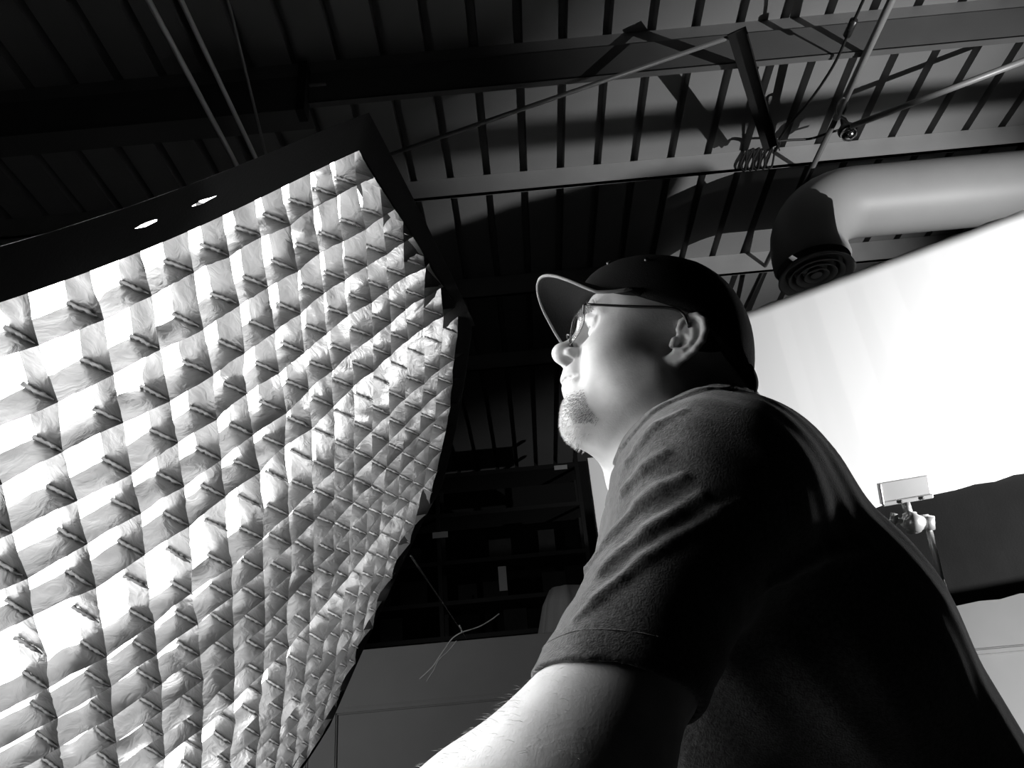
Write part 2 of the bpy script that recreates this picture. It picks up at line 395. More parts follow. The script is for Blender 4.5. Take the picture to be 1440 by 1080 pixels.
ft = at(1323, 815, gd); top = at(1305, 738, gd)
ftz = np.array([ft[0], ft[1], .02])
MB().tube([top, ft], .0125, 12).build('arm', M['aluminium'], g, True)
MB().tube([ft, (ft + ftz) / 2 * np.array([1, 1, 1]), ftz + [0, 0, .3]], .0125, 12).build('riser', M['aluminium'], g, True)
for k in range(3):
    a_ = k * 2.094 + .4
    MB().tube(spline([ftz + [0, 0, .30], ftz + [.12 * math.cos(a_), .12 * math.sin(a_), .2], ftz + [.4 * math.cos(a_), .4 * math.sin(a_), .0]], 5), .013, 10).build('leg', M['aluminium'], g, True)

# ------------------------------------------------------------------ things in the dark behind
fb = MB().box((.302, 3.2, .005), (1.22, 3.24, 2.245)).build('foam_board', M['board'], bevel=.004)
tag(fb, 'upright white foam board standing behind the man, its left edge beside the sleeve', 'board')

# dust sheet over a tall thing behind the set wall
top = aty(772, 826, 7.3)
V = []; Fc = []; nr = 40
cx, cy = top[0] + .16, 7.3
prf = [(.02, top[2]), (.12, top[2] - .02), (.17, top[2] - .16), (.25, top[2] - .6), (.34, 1.0), (.44, .0)]
for i, (r_, z_) in enumerate(prf):
    for k in range(nr):
        a_ = k / nr * 2 * math.pi; fold = 1 + (.13 * math.sin(7 * a_) + .07 * math.sin(11 * a_ + 1)) * min(1, i / 2.5)
        V.append((cx + r_ * 1.25 * fold * math.cos(a_), cy + r_ * fold * math.sin(a_), max(z_, .004)))
for i in range(len(prf) - 1):
    for k in range(nr): Fc.append((i * nr + k, i * nr + (k + 1) % nr, (i + 1) * nr + (k + 1) % nr, (i + 1) * nr + k))
Fc.append(tuple(range(nr - 1, -1, -1)))
o = mesh_obj('dust_sheet', V, Fc, M['drape'], None, True); tag(o, 'grey dust sheet draped to a peak behind the set wall, by the sleeve', 'cloth')

# storage rack
rk = empty('storage_rack', (-1.3, 9.2, 0), 'dark open storage rack in the black background behind the set wall', 'rack')
RX0, RX1, RY0, RY1 = -3.0, .75, 9.2, 9.75
for x in (RX0, -1.1, RX1 - .05):
    for y in (RY0, RY1 - .05): MB().box((x, y, 0), (x + .05, y + .05, 4.75)).build('upright', M['rack'], rk)
levels = [.4, 1.3, 2.2, 2.62, 3.02, 3.5, 4.1, 4.62]
for z in levels: MB().box((RX0, RY0 - .01, z - .05), (RX1, RY1 + .01, z)).build('shelf', M['rack'], rk)
proto = None; nb = 0
places = {2.2: 'lowest shelf in view', 2.62: 'second shelf in view', 3.02: 'third shelf in view', 3.5: 'fourth shelf in view'}
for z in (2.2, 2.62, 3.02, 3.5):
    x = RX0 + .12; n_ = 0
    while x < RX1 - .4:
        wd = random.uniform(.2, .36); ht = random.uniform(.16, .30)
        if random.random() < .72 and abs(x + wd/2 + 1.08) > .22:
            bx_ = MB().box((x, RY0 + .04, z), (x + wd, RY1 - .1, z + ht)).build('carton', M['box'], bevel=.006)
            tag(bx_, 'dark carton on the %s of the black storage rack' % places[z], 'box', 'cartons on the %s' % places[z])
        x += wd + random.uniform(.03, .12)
def strip(name, x1, y1, x2, y2, label, m='paper', th=.012):
    Y = RY0 - .01 - th
    a_, b_ = aty(x1, y1, Y), aty(x2, y2, Y)
    o = MB().box((min(a_[0], b_[0]), Y, min(a_[2], b_[2])), (max(a_[0], b_[0]), Y + th, max(a_[2], b_[2]))).build(name, M[m], rk); o['label'] = label
strip('paper_tag', 700, 797, 714, 830, 'white paper tag hanging on the rack')
strip('label_strip', 608, 749, 630, 755, 'short pale label strip near the softbox edge')
strip('label_strip', 779, 655, 798, 659, 'short pale label strip high in the dark')
strip('label_strip', 648, 839, 664, 842, 'thin faint label strip', 'box')

# ------------------------------------------------------------------ octagonal softbox with honeycomb grid
CELL = .06
def rotv(wv):
    t = np.linalg.norm(wv) + 1e-12; k = wv / t; K = np.array([[0, -k[2], k[1]], [k[2], 0, -k[0]], [-k[1], k[0], 0]])
    return np.eye(3) + math.sin(t) * K + (1 - math.cos(t)) * K @ K
_r = np.array([.232, -.343, .91]); _r /= np.linalg.norm(_r)
_c = np.array([0, .948, .318]); _c -= _r * (_c @ _r); _c /= np.linalg.norm(_c); _n = np.cross(_r, _c)
SP = np.array([-0.36544323754616387, 0.1937184761000778, 0.9940574653687085, 0.1879867343253396, 0.13540678561558633, 0.22751887739876492])
SQ = [0.022927836593812922, -0.01422378096026215, 0.008597453422686713, 0.001010590690432574, 0.0003381689929517895, -0.0016632660261278753, -0.00017678858893110054]
Rm = rotv(SP[3:6]); ar, ac, an = Rm @ _r, Rm @ _c, Rm @ _n
BAS = np.stack([RT, -UP, FW], 0)                      # measured axes -> world
def S(c, r):
    """front surface of the softbox face, in cells along its own axes: a slightly domed sheet"""
    c = np.asarray(c, float); r = np.asarray(r, float); u = c - 3; v = r - 6
    uc = np.maximum(u, -7)
    q = SQ[0] * uc * uc + SQ[1] * uc * v + SQ[2] * v * v + SQ[3] * uc * uc * v + SQ[4] * uc * v * v + SQ[5] * uc ** 3 + SQ[6] * v ** 3
    p = SP[:3] + CELL * (u[..., None] * ar + v[..., None] * ac + q[..., None] * an)
    return CAM + p @ BAS
ER = ar @ BAS; EC = ac @ BAS; EN = -(an @ BAS)        # EN points out of the face, towards the man
OCT = np.array([(-.6, -.85), (9.2, -.85), (14.65, 6.0), (14.5, 13.0), (8.6, 21.2), (.4, 21.2), (-5.5, 15.5), (-5.5, 4.5)])
def span(k, axis):
    """range inside the octagon along a grid line"""
    xs = []
    for i in range(8):
        a_, b_ = OCT[i], OCT[(i + 1) % 8]
        if (a_[axis] - k) * (b_[axis] - k) < 0:
            t = (k - a_[axis]) / (b_[axis] - a_[axis]); xs.append(a_[1 - axis] + t * (b_[1 - axis] - a_[1 - axis]))
    return (min(xs), max(xs)) if len(xs) >= 2 else None
sb = empty('softbox', S(4.6, 9.8) - EN * .5, 'large octagonal softbox glowing white behind a pale honeycomb fabric grid', 'softbox')
GD = .040
jit = {}
def node(c, r):
    k = (round(c, 3), round(r, 3))
    if k not in jit: jit[k] = (rng.normal(0, .025, 2), rng.normal(0, .002))
    j, dz_ = jit[k]; return j, dz_
GV = []; GQ = []; TV = MB()
NT, ND = 9, 6
def wall(c0, r0, c1, r1, axis):
    (j0, z0), (j1, z1) = node(c0, r0), node(c1, r1)
    L_ = math.hypot(c1 - c0, r1 - r0)
    if L_ < .12: return
    t = np.linspace(0, 1, NT)[:, None]; dd = np.linspace(0, 1, ND)[None, :]
    c_ = c0 + (c1 - c0) * t + (j0[0] * (1 - t) + j1[0] * t) * (1 - .5 * dd) + 0 * dd
    r_ = r0 + (r1 - r0) * t + (j0[1] * (1 - t) + j1[1] * t) * (1 - .5 * dd) + 0 * dd
    p = S(c_, r_)
    bell = np.sin(math.pi * t)
    crease = rng.normal(0, 1, 3)
    off = bell * (rng.normal(0, .0022) * (.12 + .88 * np.sin(math.pi * dd)) + rng.normal(0, .0013) * dd * np.sin(2 * math.pi * (t + dd * crease[0] * .6)) + rng.normal(0, .0012) * (.2 + .8 * dd) * np.sin(5 * t + 6 * dd * crease[1] + crease[2] * 3))
    off = off + rng.normal(0, .0005, (NT, ND)) * bell
    if rng.random() < .09:                            # a creased, pinched wall
        k_ = rng.uniform(.25, .75); sg = rng.choice([-1, 1]) * .008
        off = off + sg * (.35 + .65 * dd) * np.maximum(0, 1 - np.abs(t - k_ - .3 * (dd - .5)) / .25) * bell
    perp = ER if axis == 0 else EC
    sag = .0016 * bell * rng.uniform(.2, 1.6) * (1 - dd)
    depth = GD * dd * (1 + .05 * rng.normal()) - (z0 * (1 - t) + z1 * t) * (1 - dd) + sag
    p = p + off[..., None] * perp - depth[..., None] * EN
    b0 = len(GV) and sum(len(q) for q in GV) or 0
    b0 = wall.n; wall.n += NT * ND
    GV.append(p.reshape(-1, 3))
    i, j = np.meshgrid(np.arange(NT - 1), np.arange(ND - 1), indexing='ij'); q0 = b0 + i * ND + j
    GQ.append(np.stack([q0, q0 + ND, q0 + ND + 1, q0 + 1], -1).reshape(-1, 4))
wall.n = 0
for k in range(-5, 15):
    sp = span(k, 0)
    if sp:
        ks = [sp[0]] + [q for q in range(-5, 30) if sp[0] + .1 < q < sp[1] - .1] + [sp[1]]
        for a_, b_ in zip(ks[:-1], ks[1:]): wall(k, a_, k, b_, 0)
for k in range(0, 22):
    sp = span(k, 1)
    if sp:
        ks = [sp[0]] + [q for q in range(-8, 30) if sp[0] + .1 < q < sp[1] - .1] + [sp[1]]
        for a_, b_ in zip(ks[:-1], ks[1:]): wall(a_, k, b_, k, 1)
for k in range(1, 8):
    a_, b_ = OCT[k], OCT[(k + 1) % 8]; n_ = int(round(np.linalg.norm(b_ - a_)))
    for q in range(n_):
        p_, q_ = a_ + (b_ - a_) * q / n_, a_ + (b_ - a_) * (q + 1) / n_
        wall(p_[0], p_[1], q_[0], q_[1], 0 if k in (1, 2, 3, 5, 6, 7) else 1)
def fabric(name, col, trans, rough):
    m = bpy.data.materials.new(name); m.use_nodes = True; nt = m.node_tree; nt.nodes.clear()
    out = nt.nodes.new('ShaderNodeOutputMaterial'); b_ = nt.nodes.new('ShaderNodeBsdfPrincipled'); b_.inputs['Base Color'].default_value = (col, col, col, 1)
    b_.inputs['Roughness'].default_value = rough; b_.inputs['Specular IOR Level'].default_value = .5
    tr = nt.nodes.new('ShaderNodeBsdfTranslucent'); tr.inputs[0].default_value = (col, col, col, 1)
    mx = nt.nodes.new('ShaderNodeMixShader'); mx.inputs[0].default_value = trans
    tc = nt.nodes.new('ShaderNodeTexCoord'); n1 = nt.nodes.new('ShaderNodeTexNoise'); n1.inputs['Scale'].default_value = 45; n1.inputs['Detail'].default_value = 3
    n1.inputs['Distortion'].default_value = 1.2
    bp = nt.nodes.new('ShaderNodeBump'); bp.inputs['Strength'].default_value = .3; bp.inputs['Distance'].default_value = .006
    L = nt.links.new
    L(tc.outputs['Object'], n1.inputs[0]); L(n1.outputs[0], bp.inputs['Height']); L(bp.outputs[0], b_.inputs['Normal']); L(bp.outputs[0], tr.inputs['Normal'])
    L(b_.outputs[0], mx.inputs[1]); L(tr.outputs[0], mx.inputs[2]); L(mx.outputs[0], out.inputs[0]); return m
M['grid'] = fabric('pale_satin_grid_fabric', .037, .2, .38)
M['tape'] = fabric('stitched_tape', .060, .1, .6)
gm = big_mesh('honeycomb_grid', np.concatenate(GV), np.concatenate(GQ), M['grid']); adopt(sb, gm)
# stitched seam tapes where the walls cross
for c_ in range(-5, 15):
    for r_ in range(0, 22):
        sp = span(c_, 0)
        if not sp or not (sp[0] < r_ < sp[1]): continue
        j, z_ = node(c_, r_)
        pts_ = []; rad = []
        for k in range(10):
            t = k / 9; p = S(np.float64(c_ + j[0] * (1 - .5 * t) - .035), np.float64(r_ + j[1] * (1 - .5 * t) - .05)) - EN * (GD * t * .98)
            pts_.append(p + rng.normal(0, .0004, 3)); rad.append((.0019 + .0011 * (k % 2)) * (.4 if k < 2 else 1))
        TV.tube(pts_, rad, 5, caps=False)
TV.build('seam_tape', M['tape'], sb, True)['kind'] = 'stuff'
# glowing inner diffuser
M['glow'] = bpy.data.materials.new('lit_diffuser'); M['glow'].use_nodes = True
nt = M['glow'].node_tree; nt.nodes.clear(); o_ = nt.nodes.new('ShaderNodeOutputMaterial'); e_ = nt.nodes.new('ShaderNodeEmission'); e_.inputs[1].default_value = SOFTBOX_POWER
mx0 = nt.nodes.new('ShaderNodeMixShader'); mx0.inputs[0].default_value = .30; tr0 = nt.nodes.new('ShaderNodeBsdfTransparent')
nt.links.new(e_.outputs[0], mx0.inputs[1]); nt.links.new(tr0.outputs[0], mx0.inputs[2]); nt.links.new(mx0.outputs[0], o_.inputs[0])
ctr = OCT.mean(0)
def octsheet(scale, depth, name, m, rings=10, seg=8, grow=0.0):
    V = [S(*ctr.astype(np.float64)) - EN * depth]; Fc = []
    n = 8 * seg
    for i in range(1, rings + 1):
        for k in range(8):
            for q in range(seg):
                e = OCT[k] + (OCT[(k + 1) % 8] - OCT[k]) * q / seg; e = ctr + (e - ctr) * scale * i / rings
                V.append(S(e[0], e[1]) - EN * depth)
    for k in range(n): Fc.append((0, 1 + k, 1 + (k + 1) % n))
    for i in range(rings - 1):
        for k in range(n): a_ = 1 + i * n; Fc.append((a_ + k, a_ + n + k, a_ + n + (k + 1) % n, a_ + (k + 1) % n))
    return MB().add(V, Fc).build(name, m, sb, True)
octsheet(1.0, GD + .006, 'diffuser', M['glow'])
# black fabric rim round the grid, with two small gaps where light escapes, and the shell behind
def rim_pt(k, t, wd, lift):
    a_, b_ = OCT[k], OCT[(k + 1) % 8]; e = a_ + (b_ - a_) * t
    g_ = RIM[k] * (1 - t) + RIM[(k + 1) % 8] * t
    nrm_ = np.array([b_[1] - a_[1], -(b_[0] - a_[0])]); nrm_ /= np.linalg.norm(nrm_)
    prv = OCT[k] - OCT[k - 1]; pn_ = np.array([prv[1], -prv[0]]); pn_ /= np.linalg.norm(pn_)
    nx = OCT[(k + 2) % 8] - OCT[(k + 1) % 8]; nn = np.array([nx[1], -nx[0]]); nn /= np.linalg.norm(nn)
    d0 = (nrm_ + pn_); d0 /= np.linalg.norm(d0); d1 = (nrm_ + nn); d1 /= np.linalg.norm(d1)
    dr_ = d0 * (1 - t) + d1 * t
    e = e + dr_ * (g_ * wd)
    return S(e[0], e[1]) + EN * lift
RIM = np.array([.85, .85, .04, .03, .03, .12, .4, .6])
SEG = 40; WN = 6
V = []; Fc = []
for k in range(8):
    for q in range(SEG):
        for j in range(WN + 1):
            wd = -.06 + 1.06 * j / WN
            if k == 0 and q in (10, 11, 12, 15, 16, 17, 18): wd = wd if j not in (3, 4) else (.5 + (.06 if j == 4 else -.05) * (1.0 if q in (11, 16) else .5 if q in (12, 17) else .1))
            V.append(rim_pt(k, q / SEG, wd, .004 + .012 * (j / WN) * (k in (0, 1, 7)) ))
tot = 8 * SEG
for i in range(tot):
    for j in range(WN):
        k, q = divmod(i, SEG)
        if k == 0 and j == 3 and q in (10, 11, 15, 16, 17): continue
        i2 = (i + 1) % tot; Fc.append((i * (WN + 1) + j, i2 * (WN + 1) + j, i2 * (WN + 1) + j + 1, i * (WN + 1) + j + 1))
MB().add(V, Fc).build('rim', M['cloth_black'], sb, True)
V = []; Fc = []; RS = 40 * 0 + 10
ringc = S(*ctr.astype(np.float64)) - EN * .52
for i in range(7):
    t = i / 6; bul = math.sin(math.pi * t) * .06
    for k in range(8):
        for q in range(8):
            p = rim_pt(k, q / 8, 1.0, .004 + .012 * ((k in (0, 1, 7)) if q else (k in (0, 1, 7))))
            dirv = p - (S(*ctr.astype(np.float64))); e = ringc + dirv / np.linalg.norm(dirv) * .09
            V.append(p + (e - p) * t + dirv * bul)
n = 64
for i in range(6):
    for k in range(n): Fc.append((i * n + k, i * n + (k + 1) % n, (i + 1) * n + (k + 1) % n, (i + 1) * n + k))
MB().add(V, Fc).build('shell', M['cloth_black'], sb, True)
MB().tube([ringc - EN * .03, ringc + EN * .01], .095, 32).build('speed_ring', M['blackmetal'], sb, True)
MB().tube([ringc - EN * .36, ringc - EN * .03], .07, 24).build('lamp_head', M['blackmetal'], sb, True)
lb = bpy.data.lights.new('flash_tube', 'POINT'); lb.energy = 85; lb.shadow_soft_size = .07
lo = bpy.data.objects.new('flash_tube', lb); COL.objects.link(lo); lo.location = tuple(ringc + EN * .12); lo.parent = sb; lo.matrix_parent_inverse = Matrix.Translation(-Vector(sb.location))
# stand under the lamp head
lh = ringc - EN * .12
ls = empty('light_stand', (lh[0], lh[1], 0), 'black light stand holding the softbox from behind', 'stand')
MB().tube([(lh[0], lh[1], .25), (lh[0], lh[1], lh[2] - .07)], .016, 12).build('pole', M['blackmetal'], ls, True)
for k in range(3):
    a_ = k * 2.094 + 2.2
    MB().tube([(lh[0], lh[1], .6), (lh[0] + .38 * math.cos(a_), lh[1] + .38 * math.sin(a_), .01)], .011, 8).build('leg', M['blackmetal'], ls, True)

# guy line and twine
gA = at(578, 782, 1.84); gB = aty(656, 898, SW)
gl = MB().tube([gA + (gB - gA) * t for t in np.linspace(0, 1, 12)], .003, 6).build('guy_line', M['rope'], None, True)
tag(gl, 'thin dark guy line running from the softbox edge down to the set wall', 'rope')
tq_ = min(np.linspace(0, 1, 400), key=lambda t: abs(((gA + (gB - gA) * t - CAM) @ RT) / ((gA + (gB - gA) * t - CAM) @ FW) * FPX + 720 - 648))
td = float((gA + (gB - gA) * tq_ - CAM) @ FW); tk = td / 2.6
tw = empty('twine', at(645, 888, td), 'pale frayed twine dangling in front of the set wall top', 'twine')
MB().tube(spline([at(x, y, td + q) for x, y, q in ((702, 863, .05), (690, 872, .03), (672, 882, .0), (650, 889, 0), (636, 898, .01), (626, 912, .0), (617, 925, .02), (608, 938, 0), (590, 955, .02))], 6), .0022 * tk, 6).build('strand', M['twine'], tw, True)
MB().tube(spline([at(x, y, td + q) for x, y, q in ((642, 901, .0), (630, 916, .02), (617, 928, .0), (610, 942, .01), (600, 958, .02))], 6), .0017 * tk, 6).build('strand', M['twine'], tw, True)
MB().tube(spline([at(x, y, td + q) for x, y, q in ((650, 889, 0), (648, 884, .0), (646, 879, .0))], 6), .003 * tk, 6).build('knot', M['twine'], tw, True)
# ------------------------------------------------------------------ the man: one signed-distance body, surfaced as a continuous mesh
def smin(a, b, k): h = np.maximum(k - np.abs(a - b), 0) / k; return np.minimum(a, b) - h * h * k * .25
def smax(a, b, k): return -smin(-a, -b, k)
def sd_cone(P, a, b, ra, rb):
    a = np.asarray(a, np.float32); b = np.asarray(b, np.float32); ba = b - a
    h = np.clip(((P - a) @ ba) / (ba @ ba), 0, 1)
    return np.linalg.norm(P - a - h[:, None] * ba, axis=1) - (ra + (rb - ra) * h)
def sd_chain(P, pts, rs, k=0.004):
    d = None
    for i in range(len(pts) - 1):
        e = sd_cone(P, pts[i], pts[i + 1], rs[i], rs[i + 1]); d = e if d is None else (np.minimum(d, e) if k == 0 else smin(d, e, k))
    return d
def sd_ell(P, c, r):
    q = (P - np.asarray(c, np.float32)) / np.asarray(r, np.float32); k0 = np.linalg.norm(q, axis=1); k1 = np.linalg.norm(q / np.asarray(r, np.float32), axis=1) + 1e-9
    return k0 * (k0 - 1) / k1
def sparse_grid(fn, xs, ys, zs, B=8, slack=1.5):
    n = (len(xs), len(ys), len(zs)); Fg = np.full(n, 1.0, np.float32)
    def blk(a): return [(i, min(i + B, len(a))) for i in range(0, len(a), B)]
    bx, by, bz = blk(xs), blk(ys), blk(zs)
    cen = []; rad = []; ids = []
    for i0, i1 in bx:
        for j0, j1 in by:
            for k0, k1 in bz:
                lo = np.array([xs[i0], ys[j0], zs[k0]]); hi = np.array([xs[min(i1, n[0] - 1)], ys[min(j1, n[1] - 1)], zs[min(k1, n[2] - 1)]])
                cen.append((lo + hi) / 2); rad.append(np.linalg.norm(hi - lo) / 2); ids.append((i0, i1, j0, j1, k0, k1))
    d = fn(np.array(cen, np.float32)); pend = []; cnt = 0
    def flush():
        if not pend: return
        P = np.concatenate([q for q, _ in pend]); v = fn(P); o = 0
        for q, (i0, i1, j0, j1, k0, k1) in pend:
            m = len(q); Fg[i0:i1, j0:j1, k0:k1] = v[o:o + m].reshape(i1 - i0, j1 - j0, k1 - k0); o += m
        pend.clear()
    for dv, r, id_ in zip(d, rad, ids):
        i0, i1, j0, j1, k0, k1 = id_
        if abs(dv) > r * slack + .012: Fg[i0:i1, j0:j1, k0:k1] = 1 if dv > 0 else -1; continue
        g_ = np.meshgrid(xs[i0:i1], ys[j0:j1], zs[k0:k1], indexing='ij'); q = np.stack(g_, -1).reshape(-1, 3).astype(np.float32)
        pend.append((q, id_)); cnt += len(q)
        if cnt > 400000: flush(); cnt = 0
    flush(); return Fg
def surface_nets(Fg, xs, ys, zs):
    s = Fg < 0; nx, ny, nz = s.shape
    cs = np.zeros((nx - 1, ny - 1, nz - 1), np.int8)
    for a in (0, 1):
        for b_ in (0, 1):
            for c_ in (0, 1): cs += s[a:nx - 1 + a, b_:ny - 1 + b_, c_:nz - 1 + c_]
    act = np.argwhere((cs > 0) & (cs < 8)); idx = np.full(cs.shape, -1, np.int32); idx[tuple(act.T)] = np.arange(len(act))
    corner = np.array([(a, b_, c_) for a in (0, 1) for b_ in (0, 1) for c_ in (0, 1)])
    val = np.stack([Fg[tuple((act + k).T)] for k in corner], 1)
    pos = np.stack([np.stack([xs[act[:, 0] + k[0]], ys[act[:, 1] + k[1]], zs[act[:, 2] + k[2]]], 1) for k in corner], 1)
    acc = np.zeros((len(act), 3)); cn = np.zeros(len(act))
    for i in range(8):
        for j in range(i + 1, 8):
            if np.abs(corner[i] - corner[j]).sum() != 1: continue
            a, b_ = val[:, i], val[:, j]; x = (a < 0) != (b_ < 0); t = np.where(x, a / np.where(x, a - b_, 1), 0)[:, None]
            acc += np.where(x[:, None], pos[:, i] + (pos[:, j] - pos[:, i]) * t, 0); cn += x
    V = acc / cn[:, None]; Q = []
    for ax in range(3):
        o1, o2 = (ax + 1) % 3, (ax + 2) % 3
        sl0 = [slice(None)] * 3; sl1 = [slice(None)] * 3; sl0[ax] = slice(0, -1); sl1[ax] = slice(1, None)
        a, b_ = s[tuple(sl0)], s[tuple(sl1)]; e = np.argwhere(a != b_)
        e = e[(e[:, o1] > 0) & (e[:, o2] > 0) & (e[:, o1] < s.shape[o1] - 1) & (e[:, o2] < s.shape[o2] - 1)]
        ins = a[tuple(e.T)]
        d1 = np.zeros(3, int); d1[o1] = 1; d2 = np.zeros(3, int); d2[o2] = 1
        q = np.stack([idx[tuple((e - d1 - d2).T)], idx[tuple((e - d2).T)], idx[tuple(e.T)], idx[tuple((e - d1).T)]], 1)
        q[~ins] = q[~ins][:, ::-1]; Q.append(q)
    Q = np.concatenate(Q); Q = Q[(Q >= 0).all(1)]
    return V, Q
def axis(spec):
    out = [spec[0][0]]
    for a, b_, st in spec:
        n = max(1, int(round((b_ - a) / st))); out += list(a + (b_ - a) * np.arange(1, n + 1) / n)
    return np.array(out, np.float64)
def relax(V, Q, n=2, lam=.5):
    E_ = np.concatenate([Q[:, [0, 1]], Q[:, [1, 2]], Q[:, [2, 3]], Q[:, [3, 0]]]); E_ = np.concatenate([E_, E_[:, ::-1]])
    for it in range(n * 2):
        acc = np.stack([np.bincount(E_[:, 0], V[E_[:, 1], k], len(V)) for k in range(3)], 1); cn = np.bincount(E_[:, 0], minlength=len(V))[:, None]
        V = V + (lam if it % 2 == 0 else -lam * .96) * (acc / np.maximum(cn, 1) - V)
    return V

# head frame: x forward, y to his left, z up; origin midway between the ears
HS = 1.04
HO = np.array([0.188, 0.862, 1.421]); HY, HP, HR = .04, .31, -.056
hf = np.array([-math.cos(HY) * math.cos(HP), -math.sin(HY) * math.cos(HP), math.sin(HP)])
hl = np.cross([0, 0, 1], hf); hl /= np.linalg.norm(hl); hu = np.cross(hf, hl)
hl, hu = hl * math.cos(HR) + hu * math.sin(HR), hu * math.cos(HR) - hl * math.sin(HR)
HB = np.stack([hf, hl, hu], 0)                               # rows: local axes in the room
def h2w(q): return HO + HS * (np.asarray(q, float) @ HB)
def w2h(P): return (((P - HO.astype(np.float32)) @ HB.T.astype(np.float32)) / HS).astype(np.float32)

def head_sd(q, ears=True, crease=True):
    """q: points in the head frame"""
    y = q[:, 1]; m = np.stack([q[:, 0], np.abs(y), q[:, 2]], 1)          # mirrored side
    d = sd_ell(q, (0, 0, .047), (.099, .079, .084))
    d = smin(d, sd_ell(q, (.042, 0, -.005), (.055, .068, .075)), .03)
    d = smin(d, sd_ell(q, (.040, 0, -.055), (.050, .060, .052)), .03)
    d = smin(d, sd_cone(m, (.002, .056, -.058), (.076, .014, -.094), .020, .020), .03)
    d = smin(d, sd_ell(m, (.050, .040, -.030), (.030, .026, .034)), .026)   # cheek
    d = smin(d, sd_ell(m, (.012, .052, -.066), (.036, .022, .034)), .025)   # jowl
    d = smin(d, sd_ell(q, (.022, 0, -.104), (.060, .046, .028)), .03)       # under the chin
    d = smin(d, sd_ell(q, (.0705, 0, -.096), (.0165, .023, .018)), .028)      # chin
    d = smin(d, sd_ell(q, (.086, 0, -.056), (.0185, .024, .026)), .020)
    d = smin(d, sd_ell(q, (.095, 0, -.0415), (.0155, .016, .014)), .012)      # mouth mound
    d = smin(d, sd_cone(m, (.078, .042, .031), (.092, .008, .030), .009, .011), .016)   # brow
    # eye sockets, balls and lids
    d = smax(d, -sd_ell(m, (.096, .033, .010), (.016, .019, .0125)), .014)
    d = smax(d, -sd_ell(m, (.094, .018, .012), (.010, .008, .012)), .010)
    ball = sd_ell(m, (.0765, .0325, .0100), (.0128, .0140, .0128))
    lidz = m[:, 2] - (.0125 - 55 * (m[:, 1] - .032) ** 2)
    up_ = smax(ball - .0022, -lidz - .0005, .0012)
    lo_ = smax(ball - .0019, (m[:, 2] - (.0050 + 30 * (m[:, 1] - .032) ** 2)), .0012)
    d = smin(d, np.minimum(up_, lo_), .003)
    d = smin(d, sd_chain(m, [(.0905, .022, .020), (.092, .033, .0225), (.084, .046, .016)], [.003, .0045, .003]), .006)  # lid fold
    # nose
    d = smin(d, sd_chain(q, [(.094, 0, .018), (.104, 0, .004), (.1155, 0, -.012)], [.0065, .0075, .0105]), .012)
    d = smin(d, sd_ell(q, (.1165, 0, -.0155), (.0125, .0125, .0115)), .008)
    d = smin(d, sd_cone(q, (.116, 0, -.022), (.103, 0, -.031), .0050, .006), .006)
    d = smin(d, sd_ell(m, (.1015, .0140, -.0180), (.0120, .0068, .0078)), .005)
    d = smax(d, -sd_ell(m, (.1075, .0098, -.0280), (.0088, .0056, .0062)), .002)
    if crease: d = smax(d, -sd_chain(m, NASO, [.0012, .0020, .0022, .0014]), .012)
    # lips
    d = smin(d, sd_chain(m, [(.1045, 0, -.0505), (.1015, .010, -.0508), (.0880, .0235, -.0545)], [.0058, .0054, .0030]), .006)
    d = smin(d, sd_chain(m, [(.0995, 0, -.0620), (.0970, .010, -.0617), (.0880, .0225, -.0565)], [.0066, .0058, .0030]), .006)
    if crease: d = smax(d, -sd_chain(m, MOUTH, [.0024, .0024, .0024, .0023, .0018, .0010]), .002)
    d = smax(d, -sd_ell(m, (.1070, 0, -.0745), (.006, .016, .0040)), .010)
    if ears:
        # ear frame: a forward-up tilted plate flaring outward at the back
        ca, sa = math.cos(.42), math.sin(.42); e = m - np.array((-.018, .0775, -.007), np.float32)
        ex_ = e[:, 0] * ca + e[:, 1] * sa * -1.0; ey_ = e[:, 0] * sa + e[:, 1] * ca + .0
        # flare: outward normal leans forward, so the rear rim stands off the skull
        ex_ = e[:, 0] * ca - e[:, 1] * sa; ey_ = e[:, 0] * sa + e[:, 1] * ca
        tl = math.radians(12); gx = ex_ * math.cos(tl) + e[:, 2] * math.sin(tl) * 1.0; gz = e[:, 2] * math.cos(tl) - ex_ * math.sin(tl)
        gx = ex_ * math.cos(tl) - e[:, 2] * -math.sin(tl); g = np.stack([gx, ey_, gz], 1).astype(np.float32)
        ed = sd_ell(g, (-.007, .000, .003), (.0165, .0050, .0265))
        ed = smin(ed, sd_ell(g, (.002, -.002, -.026), (.0095, .0055, .0105)), .006)
        ed = smax(ed, -sd_ell(g, (-.009, .010, .014), (.0105, .0075, .013)), .004)
        ed = smax(ed, -sd_ell(g, (.000, .007, -.006), (.0085, .0095, .0115)), .003)
        hel = [(.003, .001, .000), (.0085, .002, .010), (.0085, .003, .020), (.002, .0035, .0285), (-.007, .004, .0310), (-.0165, .004, .026), (-.0225, .0045, .014), (-.0235, .0045, .001), (-.0195, .004, -.012), (-.012, .002, -.022), (-.004, 0, -.029)]
        ed = smin(ed, sd_chain(g, hel, [.0024, .0033, .0036, .0038, .0040, .0042, .0042, .0040, .0036, .0036, .0036], .002), .003)
        anti = [(-.003, .0015, .020), (-.009, .0030, .012), (-.0130, .0042, .002), (-.0115, .0042, -.008), (-.006, .0040, -.0155), (.002, .0035, -.017)]
        ed = smin(ed, sd_chain(g, anti, [.0022, .0026, .0030, .0030, .0030, .0034], .002), .003)
        ed = smin(ed, sd_cone(g, (.0085, .002, -.004), (.0095, .001, -.010), .0042, .0038), .003)
        d = smin(d, ed, .005)
    return d

